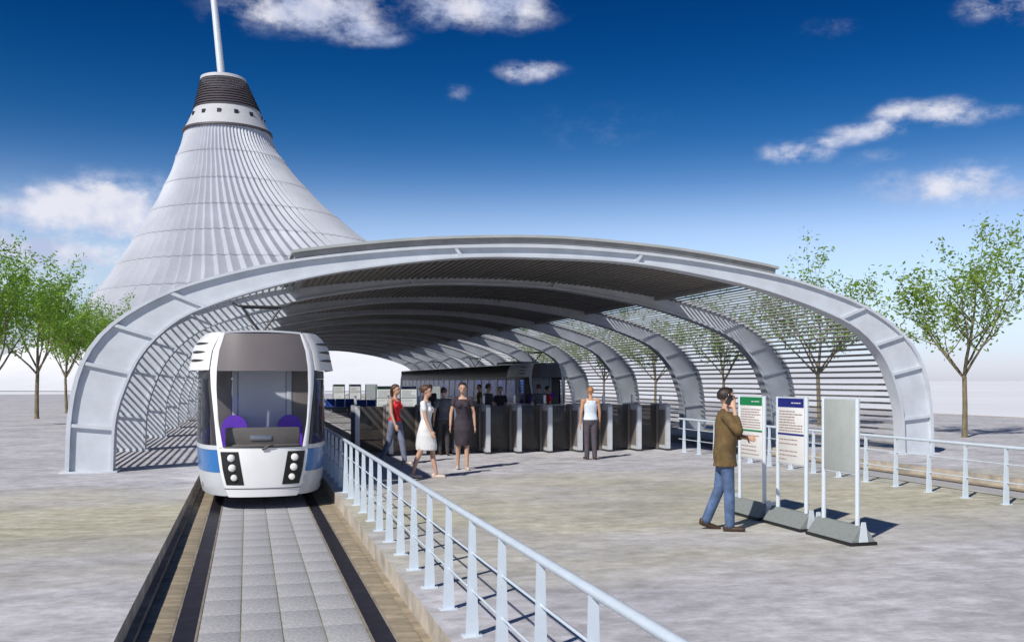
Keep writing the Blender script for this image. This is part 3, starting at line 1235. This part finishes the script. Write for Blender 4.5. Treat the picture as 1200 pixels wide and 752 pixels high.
# ------------------------------------------------------------------ railings
def build_railing(x, ya, yb, yfirst, label):
    t = thing('railing', label, 'railing', (x, ya, 0), 0, 'pale railings along the tram channels')
    L = yb - ya
    MB().tube([(0, 0, .88), (0, L, .88)], .028, 14).build('handrail', 'rail_white', t, 60)
    for z in (.34, .62):
        MB().tube([(0, 0, z), (0, L, z)], .0095, 8).build('rail', 'rail_white', t, 60)
    p = MB()
    sec = [(.047, 0.0), (.040, .20), (.027, .62), (.022, .86)]
    p.loft([[(w * a, .017 * b, z) for a, b in ((-1, -1), (1, -1), (1, 1), (-1, 1))] for w, z in sec])
    pm = p.mesh('post', 'rail_white', 30)
    bp = MB().bbox(-.075, .075, -.05, .05, -.006, .012, .004).mesh('post_foot', 'rail_white')
    y = yfirst - ya
    while y < L:
        o = put('post', pm, t, (0, y, 0))
        put('post_foot', bp, o)
        y += .885
    return t


build_railing(1.62, -1.0, 24.4, -.82, 'pale blue white railing along the near tram channel in the foreground')
build_railing(11.25, 3.0, 24.4, 3.72, 'pale railing along the far tram channel at the right')


# ------------------------------------------------------------------ ticket gates
def build_gates():
    xs = [11.1 - .843 * i for i in range(11)][::-1]
    first = None
    for i, x in enumerate(xs):
        side = 'pale steel ticket gate with dark glass leaf'
        if i == 0:
            lab = f'{side}, leftmost of the gate row'
        elif i == 10:
            lab = 'pale steel ticket gate ending the row at the far railing on the right'
        else:
            lab = f'{side}, {ORD[i]} of the row counted from the left'
        if first is None:
            t = thing('ticket_gate', lab, 'ticket gate', (x, 24.75, 0), 0, 'row of ticket gates under the canopy')
            cab = MB()
            # cabinet: a tall narrow housing with a sloped head towards the square
            prof = [(0, 0), (0, 1.20), (.05, 1.27), (1.05, 1.27), (1.10, 1.22), (1.10, 0)]
            cab.loft([[(xx, y, z) for y, z in prof] for xx in (-.058, .058)])
            cab.build('cabinet', 'gate', t, 30)
            MB().bbox(-.068, .068, -.03, 1.13, -.01, .05, .006).build('plinth', 'dark', t)
            MB().bbox(-.045, .045, .12, .30, 1.272, 1.285, .004).build('card_reader', 'black', t)
            MB().bbox(-.03, .03, .50, .56, 1.27, 1.52, .008).build('reader_post', 'gate', t)
            MB().bbox(-.066, -.059, .10, 1.0, .15, 1.1, .003).build('side_panel', 'console', t)
            lf = MB()
            lf.bbox(.064, .77, .55, .575, .06, 1.24, .006)
            lf.build('glass_leaf', 'gate_glass', t)
            for z in (.16, 1.05):
                MB().bbox(.0585, .085, .53, .595, z, z + .09, .006).build('hinge', 'chrome', t)
            MB().bbox(.71, .775, .50, .62, .02, 1.26, .01).build('leaf_post', 'console', t)
            first = t
        else:
            c = copy_tree(first)
            retag(c, lab, (x, 24.75, 0))
            if i == 10:
                for ch in [q for q in bpy.data.objects if q.parent == c and q.name.split('.')[0] in ('glass_leaf', 'leaf_post', 'hinge')]:
                    bpy.data.objects.remove(ch)


build_gates()


# ------------------------------------------------------------------ information signs
def build_sign(kind, loc, rz, label, group, add_glow=False):
    """board in the local XZ plane, face towards -Y; width .69 between posts"""
    t = thing('information_sign', label, 'sign', loc, rz, group)
    W, H = .69, 1.69
    # tent-shaped base on a dark rubber strip
    b = MB()
    prof = [(-.165, .035), (-.025, .22), (.025, .22), (.165, .035)]
    b.loft([[(x, y, z) for y, z in prof] for x in (-.46, .46)])
    b.build('base', 'sign_base', t, 20)
    MB().bbox(-.475, .475, -.178, .178, 0, .04, .006).build('base_pad', 'black', t)
    for s in (-1, 1):
        ck = MB()
        ck.loft([[(s * .455 + d, y, z) for y, z in ((-.06, .041), (-.026, .27), (.026, .27), (.06, .041))] for d in (0, s * .014)])
        ck.build('base_cheek', 'sign_post', t, 20)
        MB().tube([(s * W / 2, 0, .20), (s * W / 2, 0, H)], .028, 14).build('post', 'sign_post', t, 60)
    MB().tube([(0, 0, .76), (0, 0, .84)], .018, 10).build('bracket', 'sign_post', t)
    bm_ = {'green': 'sign_white', 'blue': 'sign_white', 'blank': 'sign_blank'}[kind]
    if add_glow:                                                  # emission added so the panels read bright in the dark hall
        bm_ = 'glow_grey' if kind == 'blank' else 'glow_white'
    bd = MB().bbox(-W / 2 + .03, W / 2 - .03, -.018, .018, .82, 1.675, .004).build('board', bm_, t)
    MB().box(-W / 2 + .03, W / 2 - .03, -.012, .012, 1.676, 1.69).build('top_rail', 'sign_post', t)
    MB().box(-W / 2 + .03, W / 2 - .03, -.012, .012, .806, .819).build('bottom_rail', 'sign_post', t)
    if kind != 'blank':
        m = 'sign_' + kind
        for side in (-1, 1):
            y0, y1 = sorted((side * .018, side * .021))
            hd = MB().box(-W / 2 + .032, W / 2 - .032, y0, y1, 1.555, 1.672).build('header', m, bd)
            MB().box(-W / 2 + .032, W / 2 - .032, y0, y1, 1.19, 1.215).build('divider', m, bd)
            rnd = random.Random(hash(kind) % 7 + 4 if False else (4 if kind == 'green' else 9))
            tx = MB()
            y2, y3 = sorted((side * .0182, side * .0205))
            z = 1.50
            while z > .87:
                if abs(z - 1.2) < .045 or (1.0 < z < 1.04):
                    z -= .04
                    continue
                x = -W / 2 + .07
                xe = W / 2 - rnd.choice((.07, .08, .12, .25) if z > 1.2 else (.2, .35, .45, .12))
                while x < xe:
                    w = rnd.uniform(.025, .085)
                    tx.box(x, min(x + w, xe + .01), y2, y3, z - .007, z + .007)
                    x += w + .014
                z -= .036 if z > 1.2 else .055
            tx.build('printed_text', 'ink', bd, 0)['kind'] = 'stuff'
            hx = MB()
            y4, y5 = sorted((side * .0212, side * .0222))
            x = .02
            for w in (.05, .03, .06, .045):
                hx.box(x, x + w, y4, y5, 1.606, 1.618)
                x += w + .012
            hx.build('header_text', 'sign_white', bd, 0)['kind'] = 'stuff'
    return t


RZ = math.radians(-90)       # face towards -X
sg = 'information signs on the open square'
build_sign('green', (6.86, 12.46, 0), RZ, 'information sign with a green header, beside the man in the brown jacket', sg)
build_sign('blue', (6.86, 11.41, 0), RZ, 'information sign with a dark blue header, middle of the three on the open square', sg)
build_sign('blank', (6.86, 10.33, 0), RZ, 'blank grey green sign board on two posts, nearest to the camera', sg)
sg2 = 'information signs behind the ticket gates'
for yy, nm in ((39.5, 'nearer'), (60.0, 'farther')):
    for kind, x in (('green', 5.35), ('blue', 6.32), ('blank', 7.3)):
        build_sign(kind, (x, yy, 0), R(3), {'green': f'green headed information sign with added glow under the canopy, in the {nm} row behind the gates',
                                           'blue': f'blue headed information sign with added glow under the canopy, in the {nm} row behind the gates',
                                           'blank': f'blank grey sign board under the canopy, in the {nm} row behind the gates'}[kind], sg2, True)


# ------------------------------------------------------------------ waiting seats
def build_bench(loc, rz, label):
    t = thing('waiting_bench', label, 'bench', loc, rz, 'blue waiting benches under the canopy')
    MB().bbox(-1.05, 1.05, -.03, .03, .36, .41, .006).build('beam', 'dark', t)
    for s in (-1, 1):
        q = MB()
        q.bbox(s * .75 - .025, s * .75 + .025, -.03, .03, .03, .37, .005)
        q.bbox(s * .75 - .025, s * .75 + .025, -.26, .26, 0, .035, .005)
        q.build('leg', 'dark', t)
    for i in range(4):
        x = -.78 + .52 * i
        g = []
        for k in range(10):
            u = k / 9
            if u < .5:
                y, z = -.24 + .44 * (u / .5), .435 + .03 * (1 - u / .5) ** 3 - .02 * math.sin(math.pi * u / .5)
            else:
                v = (u - .5) / .5
                y, z = .20 + .10 * v + .03 * math.sin(v * 2), .435 + .45 * v
            g.append([Vector((x + .235 * a, y - .03 * abs(a) ** 2 * (1 if u > .5 else 0), z + .02 * a * a)) for a in (-1, -.6, 0, .6, 1)])
        MB().sheet(g, .025).build('seat', 'seat_blue', t)


build_bench((6.6, 52.0, 0), R(-8), 'blue shell waiting bench under the canopy, right of the pair')
build_bench((4.7, 55.0, 0), R(-8), 'blue shell waiting bench under the canopy, left of the pair near the white tram')


# ------------------------------------------------------------------ people
def remeshed(mb, name, m, voxel, parent, smooth_it=4):
    me = bpy.data.meshes.new(name)
    me.from_pydata(mb.v, [], mb.f)
    o = bpy.data.objects.new(name, me)
    COL.objects.link(o)
    r = o.modifiers.new('r', 'REMESH')
    r.mode = 'VOXEL'
    r.voxel_size = voxel
    s = o.modifiers.new('s', 'SMOOTH')
    s.factor = .5
    s.iterations = smooth_it
    dg = bpy.context.evaluated_depsgraph_get()
    me2 = bpy.data.meshes.new_from_object(o.evaluated_get(dg))
    me2.name = name
    bpy.data.objects.remove(o)
    me2.materials.clear()
    me2.materials.append(M[m])
    me2.shade_smooth()
    return put(name, me2, parent)


def cap(mb, p0, r0, p1, r1, n=12, fl=None):
    """tapered capsule; fl = (axis, factor) flattens it"""
    p0, p1 = Vector(p0), Vector(p1)
    t = (p1 - p0)
    ln = t.length
    t = t / max(ln, 1e-6)
    a = t.cross(Vector((0, 0, 1)) if abs(t.z) < .9 else Vector((1, 0, 0))).normalized()
    b = t.cross(a)
    st = []
    for k in range(1, 4):
        q = math.pi / 2 * (1 - k / 4)
        st.append((p0 - t * r0 * math.sin(q), r0 * math.cos(q)))
    st.append((p0, r0))
    st.append(((p0 + p1) / 2, (r0 + r1) / 2))
    st.append((p1, r1))
    for k in range(3, 0, -1):
        q = math.pi / 2 * (1 - k / 4)
        st.append((p1 + t * r1 * math.sin(q), r1 * math.cos(q)))
    rings = []
    for c, r in st:
        ring = []
        for j in range(n):
            off = (a * math.cos(2 * math.pi * j / n) + b * math.sin(2 * math.pi * j / n)) * r
            if fl is not None:
                ax = Vector(fl[0]).normalized()
                off = off - ax * off.dot(ax) * (1 - fl[1])
            ring.append(c + off)
        rings.append(ring)
    mb.loft(rings)


def ell_loft(mb, secs, n=20, lean=None):
    """secs: (z, cx, cy, rx, ry)"""
    rings = []
    for z, cx, cy, rx, ry in secs:
        rings.append([(cx + rx * math.cos(2 * math.pi * j / n), cy + ry * math.sin(2 * math.pi * j / n), z) for j in range(n)])
    mb.loft(rings)


def ellipsoid(mb, c, rx, ry, rz, n=16, m=10, rot=None):
    rings = []
    for i in range(1, m):
        a = math.pi * i / m
        ring = []
        for j in range(n):
            b = 2 * math.pi * j / n
            v = Vector((rx * math.sin(a) * math.cos(b), ry * math.sin(a) * math.sin(b), -rz * math.cos(a)))
            if rot is not None:
                v = rot @ v
            ring.append(Vector(c) + v)
        rings.append(ring)
    mb.loft(rings)


def person(label, loc, face, height, female, legs, arms, outfit, hair, skin='skin', voxel=.010, headturn=0.0, group=None, extra=None):
    """faces +Y locally; legs: per side (hip forward deg, knee bend deg); arms: per side (fwd, out, elbow bend) or explicit joints"""
    T = thing('person', label, 'person', loc, face, group)
    S = height / 1.75
    T.scale = (S, S, S)
    sw = .165 if female else .188
    hips = .150 if female else .150
    waist = .112 if female else .142
    chest = .142 if female else .172
    J = {}
    # legs first, so that the lower foot touches the ground
    low = 0
    HZ = .93
    for k, s in enumerate((-1, 1)):
        hf, kb = legs[k]
        hip = Vector((s * .085, 0, HZ))
        a = R(hf)
        knee = hip + Vector((0, math.sin(a), -math.cos(a))) * .44
        b = R(hf - kb)
        ank = knee + Vector((0, math.sin(b), -math.cos(b))) * .42
        J['hip', s], J['knee', s], J['ank', s], J['shin', s] = hip, knee, ank, b
    foot_h = .10 if outfit.get('heels') else .075
    low = min(J['ank', s].z for s in (-1, 1)) - foot_h
    for q in list(J):
        if q[0] != 'shin':
            J[q] = J[q] - Vector((0, 0, low))
    dz = -low
    body = MB()
    Z = lambda z: z + dz
    torso = [(Z(.84), 0, 0, .10, .08), (Z(.90), 0, -.01, hips * .95, .105), (Z(.96), 0, -.012, hips, .112), (Z(1.06), 0, 0, waist * 1.06, .088),
             (Z(1.12), 0, .004, waist, .082), (Z(1.22), 0, .008, chest * .92, .098), (Z(1.31), 0, .012 if female else .006, chest, .112 if female else .108),
             (Z(1.39), 0, 0, chest * .98, .088), (Z(1.435), 0, -.006, chest * .72, .068), (Z(1.465), 0, -.008, .062, .056)]
    ell_loft(body, torso)
    if female:
        for s in (-1, 1):
            ellipsoid(body, (s * .065, .085, Z(1.285)), .058, .052, .058, 12, 8)
    cap(body, (0, -.008, Z(1.44)), .052 if not female else .044, (0, .012, Z(1.55)), .048 if not female else .041)
    hr = Matrix.Rotation(headturn, 3, 'Z')
    hc = Vector((0, .018, Z(1.635)))
    ellipsoid(body, hc + hr @ Vector((0, -.004, .016)), .073, .094, .096, 18, 12)
    ellipsoid(body, hc + hr @ Vector((0, .024, -.045)), .056, .066, .070, 16, 10)      # jaw
    cap(body, hc + hr @ Vector((0, .090, .012)), .010, hc + hr @ Vector((0, .103, -.022)), .015, 8)   # nose
    cap(body, hc + hr @ Vector((-.022, .084, -.055)), .009, hc + hr @ Vector((.022, .084, -.055)), .009, 8)   # lips
    cap(body, hc + hr @ Vector((-.04, .080, .028)), .012, hc + hr @ Vector((.04, .080, .028)), .012, 8)   # brow
    for s in (-1, 1):
        ellipsoid(body, hc + hr @ Vector((s * .075, -.005, -.005)), .012, .020, .030, 10, 8)
    for s in (-1, 1):
        hip, knee, ank = J['hip', s], J['knee', s], J['ank', s]
        cap(body, hip, .078, knee, .052)
        mid = knee.lerp(ank, .35) + Vector((0, -.014, 0))
        cap(body, knee, .052, mid, .050)
        cap(body, mid, .050, ank, .034)
        fd = Vector((0, math.cos(max(-.5, min(.3, J['shin', s] * .6))), 0))
        back = J['shin', s] < -.35
        drop = foot_h - .035
        heel = ank + Vector((0, -.045, -drop if not back else -drop * .6))
        toe = ank + Vector((s * .02, .135, -foot_h + .028 if not back else -foot_h - .03))
        J['heel', s], J['toe', s] = heel, toe
        cap(body, ank, .034, heel, .034)
        cap(body, heel, .034, toe, .026)
    for k, s in enumerate((-1, 1)):
        sh = Vector((s * sw, -.005, Z(1.405)))
        A = arms[k]
        if len(A) == 2:                                      # explicit elbow, wrist in local body coordinates
            el, wr = Vector(A[0]) + Vector((0, 0, dz)), Vector(A[1]) + Vector((0, 0, dz))
        else:
            fwd, outw, eb = (R(v) for v in A)
            d = Vector((s * math.sin(outw), math.sin(fwd) * math.cos(outw), -math.cos(fwd) * math.cos(outw))).normalized()
            el = sh + d * .285
            d2 = Vector((s * math.sin(outw * .3), math.sin(fwd + eb), -math.cos(fwd + eb))).normalized()
            wr = el + d2 * .25
        J['sh', s], J['el', s], J['wr', s] = sh, el, wr
        ur = .046 if female else .054
        cap(body, Vector((s * sw * .62, -.005, Z(1.405))), .052, sh, ur + .004)
        cap(body, sh, ur, el, .036)
        cap(body, el, .037, wr, .025)
        hd = (wr - el).normalized()
        sidev = Vector((1, 0, 0)) if abs(hd.x) < .8 else Vector((0, 1, 0))
        palm_n = Vector((s, 0, 0)) - hd * hd.x * s
        palm_n = palm_n.normalized() if palm_n.length > .3 else Vector((0, 1, 0))
        wid = hd.cross(palm_n).normalized()
        pe = wr + hd * .085
        cap(body, wr + hd * .01, .026, pe, .036, 10, (palm_n, .55))
        for q in range(4):
            base = pe + wid * (-.030 + .020 * q) + hd * .012
            ln = (.062, .075, .070, .054)[q]
            curl = -palm_n * .35
            m1 = base + (hd + curl * .4).normalized() * ln * .55
            m2 = m1 + (hd + curl * 1.6).normalized() * ln * .45
            cap(body, base, .0095, m1, .009, 7)
            cap(body, m1, .009, m2, .0075, 7)
        tb = wr + hd * .035 + wid * -.030
        t1 = tb + (hd * .7 - wid * .7 - palm_n * .2).normalized() * .035
        cap(body, tb, .012, t1, .010, 7)
        cap(body, t1, .010, t1 + (hd - palm_n * .3).normalized() * .032, .008, 7)
    b = remeshed(body, 'body', skin, voxel, T, 3)
    # eyes
    if voxel <= .010:
        for s in (-1, 1):
            ey = MB()
            ellipsoid(ey, hc + hr @ Vector((s * .031, .087, .010)), .012, .006, .006, 10, 6)
            ey.build('eye', 'phone', T)
    # hair
    h = MB()
    top = hc + hr @ Vector((0, -.012, .030))
    grow = hair.get('vol', .010)
    n, m = 22, 12
    rings = []
    for i in range(m + 1):
        a = math.pi * (.02 + .98 * i / m) * .68
        ring = []
        for j in range(n):
            th = 2 * math.pi * j / n
            f = math.sin(th)                                 # +1 at the face
            lim = 1.0 if f < -.1 else 1.0 - .50 * min(1, (f + .1) / .7)
            aa = a * lim
            v = Vector(((.078 + grow) * math.sin(aa) * math.cos(th), (.098 + grow) * math.sin(aa) * math.sin(th), (.090 + grow) * math.cos(aa)))
            ring.append(top + hr @ v)
        rings.append(ring)
    inner = [[top + (p - top) * .88 for p in r] for r in rings]
    h.loft(rings[::1] + inner[::-1])
    if hair.get('long'):
        L_ = hair['long']
        secs = []
        for i in range(8):
            u = i / 7
            secs.append([top + hr @ Vector((.080 * (1 - .45 * u) * math.cos(2 * math.pi * j / 14), -.055 - .035 * math.sin(u * 2.2) + .040 * (1 - .3 * u) * math.sin(2 * math.pi * j / 14), .03 - L_ * u)) for j in range(14)])
        h.loft(secs)
    if hair.get('bun'):
        ellipsoid(h, top + hr @ Vector((0, -.095, .03)), .045, .045, .042, 12, 8)
    remeshed(h, 'hair', hair['mat'], .009 if voxel <= .010 else .014, T, 2)

    # clothes
    def leg_cover(mb, r_add, to, flare):
        ell_loft(mb, [(Z(.82), 0, 0, .11, .09)] + [(z, cx, cy, rx + r_add, ry + r_add) for z, cx, cy, rx, ry in torso[1:5]] )
        for s in (-1, 1):
            hip, knee, ank = J['hip', s], J['knee', s], J['ank', s]
            cap(mb, hip, .092 + r_add, knee, .060 + r_add)
            e = knee.lerp(ank, to)
            cap(mb, knee, .062 + r_add, e, flare)
    if 'trousers' in outfit:
        p = MB()
        leg_cover(p, .008, .97, .062 if not female else .052)
        remeshed(p, 'trousers', outfit['trousers'], max(voxel, .010), T, 4)
    if 'top' in outfit:
        kind = outfit.get('top_kind', 'tee')
        p = MB()
        add = {'jacket': .026, 'tee': .012, 'tank': .010}[kind]
        zlow = {'jacket': .79, 'tee': .93, 'tank': .95}[kind]
        secs = [(Z(zlow), 0, -.004, hips + add + (.03 if kind == 'jacket' else .022), .125 + add)]
        secs += [(z, cx, cy, rx + add, ry + add) for z, cx, cy, rx, ry in torso if z > Z(zlow + .03)]
        if kind == 'jacket':
            secs = [(z, cx, cy, max(rx, .190), max(ry, .140)) if z < Z(1.34) else (z, cx, cy, rx, ry) for z, cx, cy, rx, ry in secs]
        if kind == 'tank':
            secs = [q for q in secs if q[0] < Z(1.36)] + [(Z(1.40), 0, -.006, chest * .80, .088), (Z(1.425), 0, -.008, chest * .62, .075)]
        ell_loft(p, secs)
        if female:
            for s in (-1, 1):
                ellipsoid(p, (s * .065, .088, Z(1.285)), .066, .060, .064, 12, 8)
        if kind == 'tank':
            for s in (-1, 1):
                for e in (-1, 1):
                    cap(p, (s * .085, e * .072, Z(1.37)), .030, (s * .092, -.006, Z(1.445)), .026)
        if kind != 'tank':
            for s in (-1, 1):
                sh, el, wr = J['sh', s], J['el', s], J['wr', s]
                cap(p, Vector((s * sw * .6, -.005, Z(1.40))), .062, sh, .058 + add * .6)
                cap(p, sh, .056 + add * .6, sh.lerp(el, 1 if kind == 'jacket' else .55), (.046 if kind == 'jacket' else .050) + add * .5)
                if kind == 'jacket':
                    cap(p, el, .046 + add * .5, el.lerp(wr, outfit.get('sleeve', .85)), .040 + add * .3)
        if kind == 'jacket':
            cap(p, (-.05, -.03, Z(1.475)), .030, (.05, -.03, Z(1.475)), .030)
        remeshed(p, outfit.get('top_name', 'top'), outfit['top'], max(voxel, .010), T, 4)
    if 'dress' in outfit:
        p = MB()
        kn = (J['knee', -1] + J['knee', 1]) / 2
        hem = kn.z + outfit.get('hem', .03)
        spread = abs(J['knee', -1].y - J['knee', 1].y) * .5
        secs = [(hem, 0, kn.y, .150, .105 + spread * 1.0), (hem + .10, 0, kn.y * .85, .165, .118 + spread * .95), (Z(.80), 0, kn.y * .35, .190, .135 + spread * .45),
                (Z(.92), 0, -.008, hips + .036, .132), (Z(1.0), 0, -.008, hips + .006, .112), (Z(1.10), 0, .003, waist + .012, .092),
                (Z(1.2), 0, .008, chest + .004, .105), (Z(1.31), 0, .01, chest + .012, .118), (Z(1.385), 0, 0, chest + .006, .095), (Z(1.425), 0, -.006, chest * .74, .074)]
        ell_loft(p, secs)
        for s in (-1, 1):
            ellipsoid(p, (s * .065, .088, Z(1.285)), .066, .060, .064, 12, 8)
            if outfit.get('cap_sleeve'):
                sh, el = J['sh', s], J['el', s]
                cap(p, Vector((s * sw * .6, -.005, Z(1.40))), .058, sh, .060)
                cap(p, sh, .060, sh.lerp(el, .38), .056)
        remeshed(p, 'dress', outfit['dress'], max(voxel, .010), T, 5)
    for s in (-1, 1):
        sh_ = MB()
        heel, toe = J['heel', s], J['toe', s]
        cap(sh_, heel + Vector((0, -.008, -.004)), .038, toe + Vector((0, .02, 0)), .033)
        cap(sh_, heel + Vector((0, -.005, .02)), .038, heel, .04)
        if outfit.get('heels'):
            cap(sh_, heel + Vector((0, -.02, -.01)), .016, Vector((heel.x, heel.y - .022, max(.012, heel.z - foot_h + .045))), .011)
        remeshed(sh_, 'shoe', outfit.get('shoe', 'shoe'), .010, T, 2)
    if extra:
        extra(T, J, dz, hc, hr)
    return T


def heading(dx, dy):
    """rotation so that local +Y points along (dx, dy)"""
    return math.atan2(-dx, dy)


def man_phone(T, J, dz, hc, hr):
    w = J['wr', 1]
    p = MB().bbox(-.006, .006, -.030, .030, -.065, .065, .004).build('phone', 'phone', T)
    p.location = hc + Vector((.094, .018, -.022))
    p.rotation_euler = (R(-22), R(-6), 0)
    c = MB()
    c.tube([(-.10, .118, dz + 1.36), (-.05, .128, dz + 1.20), (-.04, .13, dz + .95), (-.04, .125, dz + .84)], .006, 6)
    c.build('jacket_placket', 'dark', T)


pm = ground_at(850, 621)
person('man in brown jacket and jeans holding a phone to his ear by the signs', pm, heading(1, -.40), 1.80, False,
       [(-9, 13), (5, 4)],
       [((-.235, .10, 1.16), (-.06, .26, 1.14)), ((.27, .13, 1.24), (.128, .095, 1.50))],
       {'top': 'jacket', 'top_kind': 'jacket', 'top_name': 'jacket', 'trousers': 'jeans', 'shoe': 'shoe', 'sleeve': .55},
       {'mat': 'hair_dark', 'vol': .014}, voxel=.008, extra=man_phone)
pw = ground_at(463, 544)
person('woman in a red top and grey blue jeans walking past the railing', pw, heading(.55, -.5), 1.83, True,
       [(16, 6), (-14, 14)], [(-10, 6, 12), (10, 8, 14)], {'top': 'red', 'top_kind': 'tank', 'trousers': 'jeans_grey', 'shoe': 'shoe_pale'},
       {'mat': 'hair_brown', 'long': .22, 'vol': .014, 'bun': False}, group=None)
pw = ground_at(499, 560)
person('woman in a short white dress walking towards the right', pw, heading(.85, -.42), 1.80, True,
       [(14, 4), (-11, 9)], [(-14, 6, 10), (12, 6, 12)], {'dress': 'white_cloth', 'cap_sleeve': True, 'hem': .02, 'shoe': 'shoe_pale', 'heels': True},
       {'mat': 'hair_brown', 'vol': .014, 'bun': True})
pw = ground_at(520, 533)
person('person in a grey top and dark trousers seen from behind at the gates', pw, heading(.1, 1), 1.72, True,
       [(6, 4), (-8, 6)], [(-6, 16, 14), (6, 8, 14)], {'top': 'grey_top', 'top_kind': 'tee', 'trousers': 'trousers', 'shoe': 'shoe'},
       {'mat': 'hair_brown', 'vol': .012})
pw = ground_at(542, 550)
person('woman in a dark plum dress facing the camera beside the white dress', pw, heading(-.15, -1), 1.83, True,
       [(8, 6), (-7, 6)], [(-4, 14, 10), (4, 14, 10)], {'dress': 'dress_dark', 'cap_sleeve': True, 'hem': -.02, 'shoe': 'shoe_pale', 'heels': True},
       {'mat': 'hair_dark', 'vol': .010, 'bun': True})
pw = ground_at(692, 538)
person('man in a pale tank top and dark trousers standing with his back turned', pw, heading(.05, 1), 1.75, False,
       [(2, 2), (-3, 3)], [(-2, 10, 8), (2, 9, 10)], {'top': 'tank', 'top_kind': 'tank', 'trousers': 'trousers_plum', 'shoe': 'shoe'},
       {'mat': 'hair_fair', 'vol': .004}, skin='skin_tan')
# waiting passengers in the shade behind the gates
for i, (x, y, f, fem, tp, tr, lab, hh) in enumerate([
        (7.2, 29.5, heading(1, .3), False, 'trousers_plum', 'trousers', 'dark clothed person standing behind the gates, left of the waiting group', 1.80),
        (8.1, 31.5, heading(-.6, -1), True, 'dress_dark', 'trousers', 'dark clothed person with a bun behind the gates, middle of the waiting group', 1.70),
        (9.1, 30.4, heading(.2, 1), False, 'grey_top', 'trousers', 'person in a grey top with back turned behind the gates', 1.78),
        (10.2, 33.0, heading(1, 0), True, 'red', 'trousers', 'person in a dark red top waiting by the shaded tram', 1.72),
        (6.2, 34.0, heading(.3, -1), False, 'trousers', 'jeans_grey', 'dark topped person in pale jeans farther back behind the gates', 1.76),
        (8.8, 37.5, heading(-1, .2), False, 'jacket', 'trousers', 'person in a brown jacket far back beside the shaded tram', 1.76)]):
    person(lab, (x, y, 0), f, hh, fem, [(6 + i, 4), (-7, 7)], [(-8, 9, 12), (9, 9, 14)],
           {'top': tp, 'top_kind': 'tee', 'trousers': tr, 'shoe': 'shoe'}, {'mat': 'hair_dark' if i % 2 else 'hair_brown', 'vol': .012, 'bun': i == 1},
           voxel=.016, group='passengers behind the gates')
